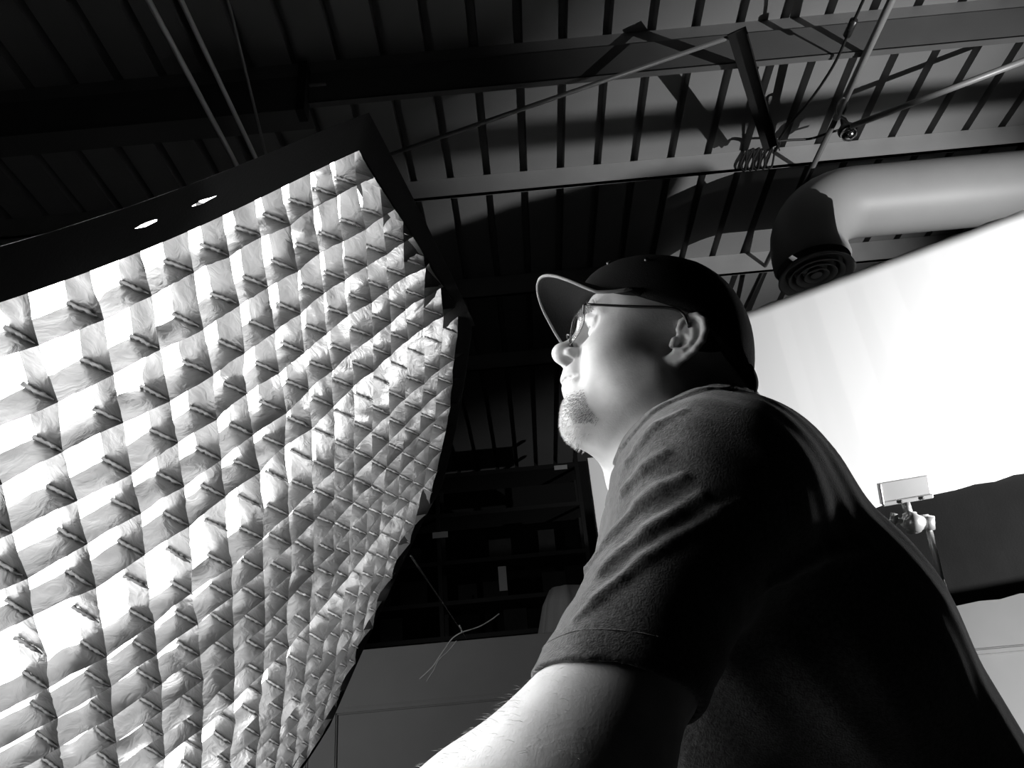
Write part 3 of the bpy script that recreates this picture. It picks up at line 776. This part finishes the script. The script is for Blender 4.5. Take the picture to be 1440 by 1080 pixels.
def surf_x(y_, z_):
    t = np.linspace(.14, .03, 441); v = head_sd(np.stack([t, np.full_like(t, y_), np.full_like(t, z_)], 1).astype(np.float32), False, False); return t[np.argmax(v < 0)]
NASO = [(surf_x(y_, z_) + .0006, y_, z_) for y_, z_ in ((.0215, -.018), (.0270, -.030), (.0325, -.044), (.0350, -.056))]
MOUTH = [(surf_x(y_, z_) + .0002, y_, z_) for y_, z_ in ((0, -.0560), (.008, -.0562), (.016, -.0560), (.023, -.0552), (.029, -.0538), (.033, -.0525))]
def W(px, py, dd): return at(px, py, dd)
neck0 = h2w((-.022, 0, -.045)); neck1 = W(1003, 640, 1.00)
Sn = W(1004, 698, .835); Sf = Sn + np.array([-.01, .40, .005])
EL = W(800, 1110, .60); WR = W(430, 1240, .66)
spn = [W(1000, 725, .99), W(1108, 902, 1.01), W(1262, 1142, 1.04)]
YV = np.array([0, 1.0, 0])
hipc = spn[2]
def arm_sd(P, off=0.0):
    d = sd_cone(P, Sn, EL, .060 + off, .061 + off)
    mid_ = Sn + (EL - Sn) * .55
    d = smin(d, sd_ell(P, mid_, (.050 + off, .052 + off, .080 + off)), .02)
    return d
def forearm_sd(P):
    d = sd_cone(P, EL, EL + (WR - EL) * .35, .052, .050)
    d = smin(d, sd_cone(P, EL + (WR - EL) * .35, WR, .050, .031), .03)
    return d
# relaxed left hand out past the frame, resting forward
hx = (WR - EL) / np.linalg.norm(WR - EL); hz = np.cross(hx, np.cross([0, 0, 1.0], hx)); hz /= np.linalg.norm(hz); hy = np.cross(hz, hx)
HD = lambda a, b_, c_: WR + a * hx + b_ * hy + c_ * hz
def hand_sd(P):
    d = sd_cone(P, HD(.02, .012, 0), HD(.085, .026, 0), .020, .014)
    for k in (-.026, -.009, .009, .026): d = smin(d, sd_cone(P, HD(.0, k * .5, 0), HD(.088, k, 0), .020, .0125), .012)
    for k, L_ in ((-.030, .062), (-.010, .078), (.010, .084), (.030, .074)):
        d = smin(d, sd_chain(P, [HD(.088, k, 0), HD(.088 + L_ * .45, k * 1.1, -.006), HD(.088 + L_ * .78, k * 1.12, -.022), HD(.088 + L_ * .95, k * 1.12, -.040)], [.0105, .0098, .0088, .0078], .003), .006)
    d = smin(d, sd_chain(P, [HD(.022, .022, -.004), HD(.055, .052, -.014), HD(.088, .060, -.024), HD(.108, .058, -.030)], [.015, .0125, .0105, .009], .004), .010)
    return d
FEL = Sf + np.array([.06, .03, -.30]); FWR = FEL + np.array([-.10, .02, -.24])
def torso_sd(P, off=0.0):
    d = None
    for s_ in (-1, 1):
        o = YV * .085 * s_
        e = smin(sd_cone(P, spn[0] + o, spn[1] + o, .106 + off, .140 + off), sd_cone(P, spn[1] + o, spn[2] + o, .140 + off, .142 + off), .05)
        d = e if d is None else smin(d, e, .08)
    for s_ in (-1, 1): d = smin(d, sd_cone(P, W(965, 905, .985) + YV * .085 * s_, W(985, 1130, 1.01) + YV * .085 * s_, .112 + off, .118 + off), .06)
    d = smin(d, sd_cone(P, W(1072, 704, .955) - YV * .04, W(1072, 704, .955) + YV * .10, .066 + off, .066 + off), .05)
    d = smin(d, sd_cone(P, Sn, Sf, .070 + off, .070 + off), .10)
    d = smin(d, sd_cone(P, neck1, Sn, .060 + off, .062 + off), .06)
    d = smin(d, sd_cone(P, neck1, Sf, .060 + off, .062 + off), .06)
    return d
th0 = h2w((.020, 0, -.100)); th1 = W(905, 655, .985)
def neck_sd(P):
    d = sd_cone(P, neck0, neck1, .062, .070)
    d = smin(d, sd_cone(P, th0, th1, .042, .052), .04)
    d = smin(d, sd_cone(P, h2w((-.07, 0, .0)), W(1030, 600, 1.0), .035, .045), .03)       # nape
    return d
def body_sd(P):
    d = head_sd(w2h(P)) * HS
    d = smin(d, neck_sd(P), .022)
    t = smin(torso_sd(P), arm_sd(P), .04)
    d = smin(d, t, .03)
    d = smin(d, forearm_sd(P), .075); d = smin(d, hand_sd(P), .012)
    far = smin(sd_cone(P, Sf, FEL, .062, .05), sd_cone(P, FEL, FWR, .05, .032), .02)
    far = smin(far, sd_chain(P, [FWR, FWR + [-.03, 0, -.07], FWR + [-.05, 0, -.13]], [.03, .034, .02]), .02)
    d = smin(d, far, .03)
    return smax(d, -(P[:, 2] - (hipc[2] - .02)), .004)

person = empty('person', (hipc[0], hipc[1], 0), 'man in black cap, glasses and dark t-shirt leaning forward, looking up at the softbox', 'person')
def skin_mat():
    m = bpy.data.materials.new('skin'); m.use_nodes = True; nt = m.node_tree; b_ = nt.nodes['Principled BSDF']
    b_.inputs['Roughness'].default_value = .48; b_.inputs['Specular IOR Level'].default_value = .35
    b_.inputs['Subsurface Weight'].default_value = .0
    L = nt.links.new; tc = nt.nodes.new('ShaderNodeTexCoord')
    n1 = nt.nodes.new('ShaderNodeTexNoise'); n1.inputs['Scale'].default_value = 30; n1.inputs['Detail'].default_value = 3
    n2 = nt.nodes.new('ShaderNodeTexNoise'); n2.inputs['Scale'].default_value = 420; n2.inputs['Detail'].default_value = 3
    L(tc.outputs['Object'], n1.inputs[0]); L(tc.outputs['Object'], n2.inputs[0])
    r_ = nt.nodes.new('ShaderNodeMapRange'); r_.inputs[1].default_value = .25; r_.inputs[2].default_value = .75; r_.inputs[3].default_value = .40; r_.inputs[4].default_value = .54
    L(n1.outputs[0], r_.inputs[0]); cb = nt.nodes.new('ShaderNodeCombineColor')
    for k in range(3): L(r_.outputs[0], cb.inputs[k])
    L(cb.outputs[0], b_.inputs['Base Color'])
    mp3 = nt.nodes.new('ShaderNodeMapping'); mp3.inputs['Scale'].default_value = (700, 700, 190); n3 = nt.nodes.new('ShaderNodeTexNoise'); n3.inputs['Scale'].default_value = 1.0; n3.inputs['Detail'].default_value = 2
    L(tc.outputs['Object'], mp3.inputs[0]); L(mp3.outputs[0], n3.inputs[0])
    ad = nt.nodes.new('ShaderNodeMath'); ad.operation = 'MULTIPLY_ADD'; ad.inputs[1].default_value = .35
    L(n3.outputs[0], ad.inputs[0]); L(n2.outputs[0], ad.inputs[2])
    bp = nt.nodes.new('ShaderNodeBump'); bp.inputs['Strength'].default_value = .10; bp.inputs['Distance'].default_value = .0028
    L(ad.outputs[0], bp.inputs['Height']); L(bp.outputs[0], b_.inputs['Normal']); return m
M['skin'] = skin_mat()
def lim(c, a, b_): return (c - a, c + b_)
hc = HO
ax_x = axis([(-.30, .02, .004), (.02, .37, .0017), (.37, .72, .008)])
ax_y = axis([(.50, .73, .0035), (.73, .99, .0017), (.99, 1.40, .008)])
ax_z = axis([(.55, .86, .006), (.86, 1.21, .0032), (1.21, 1.61, .0017)])
bv, bq = surface_nets(sparse_grid(body_sd, ax_x, ax_y, ax_z), ax_x, ax_y, ax_z)
body = big_mesh('body', relax(bv, bq, 1), bq, M['skin']); adopt(person, body)

# eyes
def eye_mat():
    m = bpy.data.materials.new('eyeball'); m.use_nodes = True; nt = m.node_tree; b_ = nt.nodes['Principled BSDF']; b_.inputs['Roughness'].default_value = .08
    tc = nt.nodes.new('ShaderNodeTexCoord'); sp_ = nt.nodes.new('ShaderNodeSeparateXYZ'); cr = nt.nodes.new('ShaderNodeValToRGB')
    cr.color_ramp.interpolation = 'CONSTANT'; e = cr.color_ramp.elements; e[0].position = 0; e[0].color = (.75, .75, .75, 1); e[1].position = .895; e[1].color = (.12, .12, .12, 1)
    e2 = e.new(.97); e2.color = (.005, .005, .005, 1)
    mp = nt.nodes.new('ShaderNodeMapRange'); mp.inputs[1].default_value = 0; mp.inputs[2].default_value = .0125
    L = nt.links.new; L(tc.outputs['Object'], sp_.inputs[0]); L(sp_.outputs[0], mp.inputs[0]); L(mp.outputs[0], cr.inputs[0]); L(cr.outputs[0], b_.inputs['Base Color']); return m
M['eye'] = eye_mat()
bmq = bmesh.new(); bmesh.ops.create_uvsphere(bmq, u_segments=32, v_segments=20, radius=.0125); em = bpy.data.meshes.new('eye'); bmq.to_mesh(em); bmq.free()
em.polygons.foreach_set('use_smooth', [True] * len(em.polygons)); em.materials.append(M['eye'])
for s_ in (1, -1):
    o = bpy.data.objects.new('eye', em); COL.objects.link(o); p_ = h2w((.0768, .0325 * s_, .010)) - np.array(person.location)
    gz = HB[0] * .97 + HB[2] * .22; gz /= np.linalg.norm(gz); gy = HB[1] - gz * (gz @ HB[1]); gy /= np.linalg.norm(gy); gu = np.cross(gz, gy)
    o.parent = person; o.matrix_local = Matrix(((gz[0], gy[0], gu[0], p_[0]), (gz[1], gy[1], gu[1], p_[1]), (gz[2], gy[2], gu[2], p_[2]), (0, 0, 0, 1)))

# t-shirt
hem_n = (EL - Sn) / np.linalg.norm(EL - Sn)
hemc = Sn + (EL - Sn) * .75
hA, hBp = W(748, 948, .64), W(968, 1016, .66)
axd = (hBp - hA) / np.linalg.norm(hBp - hA); hem_n = hem_n - axd * (hem_n @ axd); hem_n /= np.linalg.norm(hem_n)
cA, cB, cC = W(866, 640, .99), W(966, 567, .93), W(1040, 552, 1.02)
col_n = np.cross(cB - cA, cC - cA); col_n /= np.linalg.norm(col_n)
if col_n[2] < 0: col_n = -col_n
def sleeve_sd(P, off=.0):
    e = sd_cone(P, Sn, hemc + (hemc - Sn) * .15, .077 + off, .0705 + off)
    return e
def shirt_outer(P):
    d = torso_sd(P, .010)
    d = smin(d, smax(sleeve_sd(P), (P - hemc.astype(np.float32)) @ hem_n.astype(np.float32), .003), .06)
    fs = sd_cone(P, Sf, FEL - (FEL - Sf) * .25, .074, .066); d = smin(d, fs, .05)
    return d
FOLDS = []
def shirt_sd(P, folds=True):
    o = shirt_outer(P)
    d = o
    if folds:
        for pts_, rs, k in FOLDS: d = smin(d, sd_chain(P, pts_, rs, .003), k)
    d = d + .0012 * np.sin(P[:, 0] * 90 + P[:, 2] * 60) * np.sin(P[:, 1] * 80 + P[:, 2] * 40)
    cp0 = (P - cA.astype(np.float32)) @ col_n.astype(np.float32); nb = neck_sd(P)
    d = np.where((nb < .05) & (P[:, 2] > 1.2), d - .0032 * np.clip((cp0 + .024) / .003, 0, 1) + .002 * np.exp(-((cp0 + .0255) / .0016) ** 2), d)
    # hollow at the sleeve opening and the neck
    d = smax(d, -smax(sleeve_sd(P, -.0075), -((P - hemc.astype(np.float32)) @ hem_n.astype(np.float32) + .03), .01), .002)
    d = smax(d, -(neck_sd(P) - .0035), .004)
    d = smax(d, -(head_sd(w2h(P), False) * HS - .004), .004)
    cp = (P - cA.astype(np.float32)) @ col_n.astype(np.float32)
    d = smax(d, cp, .004)
    # collar rib
    d = np.where(cp > -.019, d, d - .0)
    return smax(d, -(P[:, 2] - (hipc[2] - .06)), .004)
def hit(px, py, fn, a=.45, b_=1.6):
    t = np.linspace(a, b_, 400); P = (CAM + t[:, None] * ray(px, py)).astype(np.float32); v = fn(P); k = np.argmax(v < 0)
    return P[k].astype(float) if v[k] < 0 else P[np.argmin(v)].astype(float)
def fold(path, r, sink, k):
    pts_ = []; rs = []
    n = len(path)
    for i, (x, y_) in enumerate(path):
        p = hit(x, y_, shirt_outer); p2 = hit(x - 14, y_ - 6, shirt_outer)
        if abs(float(shirt_outer(p[None].astype(np.float32))[0])) > .012 or np.linalg.norm(p2 - p) > .06: continue
        tt = i / (n - 1); rr = r * (.35 + .65 * math.sin(math.pi * min(1, max(0, .1 + .8 * tt))))
        pts_.append(p + ray(x, y_) * (sink)); rs.append(rr)
    if len(pts_) > 2: FOLDS.append((pts_, rs, k))
for path, r in (([(1042, 706), (1010, 722), (975, 745), (940, 766), (905, 790), (872, 816), (838, 846), (812, 872)], .010),
                ([(960, 672), (930, 690), (900, 712), (870, 738), (845, 768), (825, 800)], .009),
                ([(935, 640), (905, 662), (880, 690), (860, 720), (846, 748)], .008),
                ([(985, 700), (950, 722), (910, 750), (875, 778), (845, 806)], .008),
                ([(905, 625), (885, 650), (868, 680), (855, 712)], .006),
                ([(960, 580), (925, 600), (895, 630), (876, 655)], .005),
                ([(1080, 820), (1150, 780), (1220, 770)], .010)):
    fold(path, r * (.62 if path[0][0] == 1042 else .8), .0008 if path[0][0] == 1042 else .0015, .006 if path[0][0] == 1042 else .009)
M['shirt'] = mat('dark_cotton_jersey', .045, .95, spec=.12, bump=.25, bscale=520, var=.55, vscale=220, sheen=.35)
sx = axis([(-.02, .34, .0028), (.34, .80, .005)]); sy = axis([(.53, .92, .0030), (.92, 1.42, .008)]); sz_ = axis([(.74, .95, .006), (.95, 1.44, .0030)])
sv, sq = surface_nets(sparse_grid(shirt_sd, sx, sy, sz_), sx, sy, sz_)
shirt = big_mesh('t_shirt', relax(sv, sq, 1), sq, M['shirt']); adopt(person, shirt)

ha = (hemc - Sn) / np.linalg.norm(hemc - Sn); ha = hem_n; hu_ = np.cross(ha, [0, 1.0, 0]); hu_ /= np.linalg.norm(hu_); hv_ = np.cross(ha, hu_)
def around(back, n=64):
    out = []
    for k in range(n):
        dv = math.cos(k * 2 * math.pi / n) * hu_ + math.sin(k * 2 * math.pi / n) * hv_; t = np.linspace(.13, .05, 120)
        P_ = (hemc - ha * back + t[:, None] * dv).astype(np.float32); v = shirt_sd(P_); k_ = int(np.argmax(v < 0))
        out.append(P_[k_].astype(float) if v[k_] < 0 else hemc - ha * back + dv * .085)
    return out
def ssub(o): o.parent = shirt; o.matrix_parent_inverse = Matrix.Identity(4) if False else Matrix.Translation(-Vector(person.location)) @ Matrix.Translation(Vector(person.location))
sp_ = around(.028); st = MB()
st.tube(sp_, .0009, 6, closed=True); ssub(st.build('hem_stitch', M['shirt'], None, True))
# trousers, legs to the floor, shoes
def leg_pts(s_): 
    h_ = hipc + np.array([.02, .10 * s_, -.05]); return [h_, np.array([h_[0] - .08, h_[1] + .03 * s_, .50]), np.array([h_[0] + .02, h_[1] + .04 * s_, .10])]
def trs_sd(P):
    d = sd_cone(P, hipc + [0, -.09, -.02], hipc + [0, .09, -.02], .150, .150)
    for s_ in (-1, 1):
        a, b_, c_ = leg_pts(s_); d = smin(d, sd_chain(P, [a, b_, c_], [.11, .085, .068], .02), .05)
    d = smax(d, -(P[:, 2] - .05), .003)
    return smax(d, P[:, 2] - (hipc[2] + .03), .004)
tx = axis([(hipc[0] - .32, hipc[0] + .28, .012)]); ty = axis([(hipc[1] - .34, hipc[1] + .34, .012)]); tz = axis([(.03, hipc[2] + .08, .012)])
tv, tq = surface_nets(sparse_grid(trs_sd, tx, ty, tz), tx, ty, tz); adopt(person, big_mesh('trousers', relax(tv, tq, 1), tq, M['trousers']))
for s_ in (-1, 1):
    c_ = leg_pts(s_)[2]
    def shoe_sd(P): return smax(smin(sd_ell(P, (c_[0] - .07, c_[1], .035), (.15, .050, .048)), sd_ell(P, (c_[0] + .02, c_[1], .06), (.06, .05, .06)), .03), -(P[:, 2] - .004), .003)
    tx = axis([(c_[0] - .25, c_[0] + .12, .009)]); ty = axis([(c_[1] - .08, c_[1] + .08, .009)]); tz = axis([(-.01, .14, .007)])
    tv, tq = surface_nets(sparse_grid(shoe_sd, tx, ty, tz), tx, ty, tz); adopt(person, big_mesh('shoe', relax(tv, tq, 1), tq, M['shoe']))

# short hair under the cap
M['hair'] = mat('short_dark_hair', .02, .8, bump=.6, bscale=500)
def hair_sd(q):
    d = head_sd(q, False) - .0022
    line = -.010 + np.where(q[:, 0] < -.035, -.030, 0) + np.where(q[:, 0] > -.034, .2, 0)   # hairline height
    d = smax(d, line - q[:, 2], .006)
    d = smax(d, q[:, 2] - .075, .004); d = smax(d, -(head_sd(q, False) + .004), .001)
    e = q * np.array([1, 1, 1], np.float32); e[:, 1] = np.abs(e[:, 1])
    d = smax(d, -sd_ell(e, (-.017, .080, -.009), (.024, .014, .030)), .003)
    return d
gx = axis([(-.12, .09, .0024)]); gy = axis([(-.1, .1, .0024)]); gz_ = axis([(-.06, .09, .0024)])
tv, tq = surface_nets(sparse_grid(hair_sd, gx, gy, gz_), gx, gy, gz_)
hair = big_mesh('hair', h2w(relax(tv, tq, 1)), tq, M['hair']); adopt(person, hair)

# cap: crown, brim with pale edge tube, button, eyelets
M['cap'] = mat('black_cotton_twill', .007, .85, spec=.15, bump=.3, bscale=700, sheen=.0)
M['edge_glint'] = mat('brim_edge_glint', .20, .7, bump=.3, bscale=900)  # paler than the cap: grazing light on the brim edge, put into colour
def rimz(x, y_): return np.interp(x, [-.115, -.085, -.03, .03, .07, .112], [-.014, .000, .027, .036, .047, .063])
def crown_pt(ph, t):
    """ph around (0 = front), t 0 at the rim to 1 at the top"""
    a = .110 if math.cos(ph) > 0 else .112; b_ = .0885
    x = a * math.cos(ph); y_ = b_ * math.sin(ph); z0 = float(rimz(x, y_)); zt = .132
    s_ = math.sin(t * math.pi / 2); c_ = math.cos(t * math.pi / 2) ** .80
    bul = 1 + .035 * math.sin(math.pi * min(1, t * 1.25)) * (1.0 if math.cos(ph) > 0 else .6)
    pnl = 1 - .006 * abs(math.cos(3 * (ph + math.pi / 6))) ** 18
    cx = -.004 * s_
    return np.array([cx + x * c_ * bul * pnl, y_ * c_ * bul * pnl, z0 + (zt - z0) * s_])
NP_, NTc = 96, 22
V = []; Fc = []
for i in range(NTc):
    for k in range(NP_): V.append(h2w(crown_pt(k * 2 * math.pi / NP_, i / NTc)))
V.append(h2w((-.004, 0, .132)))
for k in range(NP_): q_ = crown_pt(k * 2 * math.pi / NP_, 0); V.append(h2w((q_[0] * .80, q_[1] * .80, q_[2] + .006)))
for i in range(NTc - 1):
    for k in range(NP_): Fc.append((i * NP_ + k, i * NP_ + (k + 1) % NP_, (i + 1) * NP_ + (k + 1) % NP_, (i + 1) * NP_ + k))
for k in range(NP_): Fc.append(((NTc - 1) * NP_ + k, (NTc - 1) * NP_ + (k + 1) % NP_, NTc * NP_)); Fc.append((k, NTc * NP_ + 1 + k, NTc * NP_ + 1 + (k + 1) % NP_, (k + 1) % NP_))
cap = MB().add(V, Fc).build('cap', M['cap'], None, True)
md = cap.modifiers.new('s', 'SOLIDIFY'); md.thickness = .0025; md.offset = 1
adopt(person, cap)
def sub(par, o):
    o.parent = par; o.matrix_parent_inverse = (Matrix.Translation(Vector(person.location)) @ Matrix.Identity(4)).inverted()
    o.matrix_parent_inverse = Matrix.Translation(-Vector(person.location)) if False else Matrix.Identity(4)
BL = .057
def brim_pt(ph, t, lift=0):
    """ph -1..1 across the brim, t 0 at the crown to 1 at the edge"""
    a = ph * math.radians(72); r0_ = crown_pt(a, .02)
    ext = BL * (math.cos(ph * math.pi / 2) ** .55 if abs(ph) < 1 else 0)
    dx = ext * t; p = r0_ + np.array([dx, .012 * math.sin(a) * t * (1 if abs(ph) < 1 else 0), 0])
    droop = .09 * p[1] * t - 4.2 * (p[1] ** 2) * (.25 + .75 * t) * min(1, ext / .03) - .010 * t * t * (ext / BL)
    p[2] += droop + .022 * t * (ext / BL) + lift
    return p
NB, NTb = 60, 12
V = []; Fc = []
for lay in (0, 1):
    for i in range(NB + 1):
        for j in range(NTb + 1): V.append(h2w(brim_pt(-1 + 2 * i / NB, j / NTb, -.0028 * lay)))
k = (NB + 1) * (NTb + 1)
for i in range(NB):
    for j in range(NTb):
        a = i * (NTb + 1) + j; Fc.append((a, a + NTb + 1, a + NTb + 2, a + 1)); Fc.append((k + a, k + a + 1, k + a + NTb + 2, k + a + NTb + 1))
    a = i * (NTb + 1) + NTb; Fc.append((a, a + NTb + 1, k + a + NTb + 1, k + a))
brim = MB().add(V, Fc).build('brim', M['cap'], None, True); sub(cap, brim)
pip = MB().tube([h2w(brim_pt(-1 + 2 * i / NB, 1.0, -.0014)) for i in range(1, NB)], .0021, 8).build('edge_glint', M['edge_glint'], None, True); sub(cap, pip)
bt = MB().lathe([(0, .006), (.006, .0045), (.008, .001), (.008, -.002)], h2w((-.004, 0, .132)), HB[2], 16).build('button', M['cap'], None, True); sub(cap, bt)
for ph in (.55, 1.15, -.55, -1.15):
    p_ = crown_pt(ph, .38); q_ = crown_pt(ph + .01, .38) - p_; r_ = crown_pt(ph, .40) - p_; nn = np.cross(q_, r_); nn /= np.linalg.norm(nn)
    if nn @ p_ < 0: nn = -nn
    ey = MB().lathe([(.0012, .002), (.0026, .0032), (.0034, .002), (.0036, 0)], h2w(p_ + nn * .002), nn @ HB, 14).build('eyelet', M['blackmetal'], None, True); sub(cap, ey)
# strap and little tail of the cap at the nape
stp = MB().tube([h2w(crown_pt(math.pi + a, .0) + np.array([-.004, 0, -.004])) for a in np.linspace(-.55, .55, 16)], .006, 8).build('strap', M['cap'], None, True); sub(cap, stp)

# glasses
M['frame'] = mat('dark_wire_frame', .02, .3, spec=.6)
gl_m = bpy.data.materials.new('spectacle_glass'); gl_m.use_nodes = True; nt = gl_m.node_tree; nt.nodes.clear()
o_ = nt.nodes.new('ShaderNodeOutputMaterial'); t_ = nt.nodes.new('ShaderNodeBsdfTransparent'); g_ = nt.nodes.new('ShaderNodeBsdfGlossy'); g_.inputs['Roughness'].default_value = .02
fr_ = nt.nodes.new('ShaderNodeFresnel'); fr_.inputs[0].default_value = 1.18; mx_ = nt.nodes.new('ShaderNodeMixShader')
nt.links.new(fr_.outputs[0], mx_.inputs[0]); nt.links.new(t_.outputs[0], mx_.inputs[1]); nt.links.new(g_.outputs[0], mx_.inputs[2]); nt.links.new(mx_.outputs[0], o_.inputs[0])
glasses = empty('glasses', h2w((.1, 0, .01)), None, None)
glasses.parent = person; glasses.matrix_parent_inverse = Matrix.Translation(-Vector(person.location))
def gsub(o): o.parent = glasses; o.matrix_parent_inverse = Matrix.Translation(-Vector(glasses.location))
for s_ in (1, -1):
    lc = np.array([.1115, .034 * s_, .006])
    def lens_pt(a, r_, dx=0): 
        y_ = .0265 * r_ * math.cos(a); z_ = .0185 * r_ * math.sin(a) * (1 + .08 * math.cos(a))
        yy = y_ * s_ + .034 * s_
        return h2w((lc[0] - 4.6 * max(0, abs(yy) - .005) ** 2 + .12 * z_ + dx, yy, lc[2] + z_))
    V = []; Fc = []
    for lay in (0, 1):
        V.append(lens_pt(0, 0, -.0015 * lay))
        for i in range(1, 5):
            for k in range(32): V.append(lens_pt(k * math.pi / 16, i / 4, -.0015 * lay))
    st = 1 + 4 * 32
    for lay in (0, 1):
        o0 = st * lay
        for k in range(32):
            k2 = (k + 1) % 32; Fc.append((o0, o0 + 1 + k, o0 + 1 + k2))
            for i in range(3): a = o0 + 1 + i * 32; Fc.append((a + k, a + 32 + k, a + 32 + k2, a + k2))
    for k in range(32): Fc.append((1 + 96 + k, st + 1 + 96 + k, st + 1 + 96 + (k + 1) % 32, 1 + 96 + (k + 1) % 32))
    gsub(MB().add(V, Fc).build('lens', gl_m, None, True))
    gsub(MB().tube([lens_pt(k * math.pi / 20, 1.01, -.0007) for k in range(40)], .0006, 6, closed=True).build('rim', M['frame'], None, True))
    hg = np.array([.0975, .0665 * s_, .0215])
    gsub(MB().tube([lens_pt(.32 if True else 0, 1.0), h2w((.1005, .0655 * s_, .0205)), h2w(hg)], [.0013, .0016, .0018], 8).build('hinge', M['frame'], None, True))
    gsub(MB().tube([h2w(p) for p in spline([hg, (.045, .0765 * s_, .0240), (.005, .0835 * s_, .0268), (-.012, .0850 * s_, .022), (-.022, .0845 * s_, .006)], 6)], [.0017] * 6 + [.0019] * 19, 8).build('temple', M['frame'], None, True))
    gsub(MB().tube(spline([h2w((.1105, .010 * s_, .006)), h2w((.1110, .0085 * s_, .000)), h2w((.1085, .0095 * s_, -.005))], 4), .0007, 6).tube([h2w((.1085, .0095 * s_, -.002)), h2w((.1065, .0115 * s_, -.009))], .0024, 8).build('nose_pad', M['frame'], None, True))
gsub(MB().tube(spline([h2w((.1115, .0090, .008)), h2w((.1150, .004, .011)), h2w((.1150, -.004, .011)), h2w((.1115, -.0090, .008))], 5), .0011, 8).build('bridge', M['frame'], None, True))

# goatee, eyebrows, arm hair: many fine tapered hairs
M['whisker'] = mat('pale_whiskers', .62, .45, spec=.5)
M['brow'] = mat('brow_hair', .16, .5)
def nrm_at(fn, p):
    e = 5e-4; Q_ = np.array([p + d_ for d_ in np.concatenate([np.eye(3), -np.eye(3)]) * e], np.float32); v = fn(Q_); g_ = v[:3] - v[3:]; return g_ / (np.linalg.norm(g_) + 1e-9)
def hairs(name, roots, nrms, dirs, L_, r, m):
    V = []; Fc = []
    roots = np.asarray(roots); n = len(roots); b0 = 0
    for p, nn, dv in zip(roots, nrms, dirs):
        ll = L_ * rng.uniform(.6, 1.3); t1 = nn * .55 + dv + rng.normal(0, .25, 3); t1 /= np.linalg.norm(t1); t2 = t1 + dv * .8 - nn * .25; t2 /= np.linalg.norm(t2)
        s1 = np.cross(t1, [.3, .5, .8]); s1 /= np.linalg.norm(s1); s2 = np.cross(t1, s1)
        base = [p - nn * .0008 + r * (math.cos(a) * s1 + math.sin(a) * s2) for a in (0, 2.094, 4.189)]
        mid_ = [q + t1 * ll * .5 for q in base]; tip = p + t1 * ll * .5 + t2 * ll * .5
        V += base + mid_ + [tip]
        for k in range(3): k2 = (k + 1) % 3; Fc.append((b0 + k, b0 + k2, b0 + 3 + k2, b0 + 3 + k)); Fc.append((b0 + 3 + k, b0 + 3 + k2, b0 + 6))
        b0 += 7
    return mesh_obj(name, V, Fc, m)
Vb = np.array([v.co[:] for v in body.data.vertices]); Nb = np.array([v.normal[:] for v in body.data.vertices])
Vh = w2h(Vb.astype(np.float32))
def pick(mask, n, wt=None):
    ix = np.flatnonzero(mask)
    if len(ix) == 0: return ix
    p_ = None if wt is None else wt[ix] / wt[ix].sum()
    return rng.choice(ix, n, replace=n > len(ix), p=p_)
x_, y_, z_ = Vh[:, 0], Vh[:, 1], Vh[:, 2]
gm_ = (x_ > .055) & (z_ < -.074) & (z_ > -.128) & (np.abs(y_) < .042)
wt_ = np.exp(-(y_ / .020) ** 2 - ((z_ + .098) / .018) ** 2) * np.clip((x_ - .055) / .02, 0, 1)
ix = pick(gm_, 1300, wt_)
gt = hairs('goatee', Vb[ix], Nb[ix], [HB[2] * -.9 + HB[0] * .25] * len(ix), .0050, .00026, M['whisker']); adopt(person, gt); gt['kind'] = 'stuff'
M['whisker_dark'] = mat('dark_whiskers', .05, .5)
wt_ = np.exp(-((np.abs(y_) - .031) / .008) ** 2 - ((z_ + .094) / .009) ** 2 - ((x_ - .070) / .011) ** 2)
ix = pick((x_ > .045) & (np.abs(y_) > .010) & (np.abs(y_) < .046) & (z_ < -.066) & (z_ > -.115), 1100, wt_)
gt2 = hairs('goatee', Vb[ix], Nb[ix], [HB[2] * -.9 + HB[0] * .25] * len(ix), .0042, .00017, M['whisker_dark']); adopt(person, gt2); gt2['kind'] = 'stuff'
ix = pick((x_ > .075) & (z_ > .026) & (z_ < .038) & (np.abs(y_) > .012) & (np.abs(y_) < .050), 500)
eb = hairs('eyebrow', Vb[ix], Nb[ix], [HB[1] * (.8 if Vh[i, 1] > 0 else -.8) + HB[2] * .3 for i in ix], .008, .0002, M['brow']); adopt(person, eb); eb['kind'] = 'stuff'
dA = (Vb - EL) @ ((WR - EL) / np.linalg.norm(WR - EL)); distA = np.linalg.norm(Vb - EL - dA[:, None] * ((WR - EL) / np.linalg.norm(WR - EL)), axis=1)
ix = pick((dA > -.05) & (dA < .26) & (distA < .13) & (Vb[:, 2] < 1.2) & (Vb[:, 0] < .2), 1600)
ah = hairs('arm_hair', Vb[ix], Nb[ix], [(WR - EL) / np.linalg.norm(WR - EL) * .9] * len(ix), .009, .00012, M['whisker']); adopt(person, ah); ah['kind'] = 'stuff'
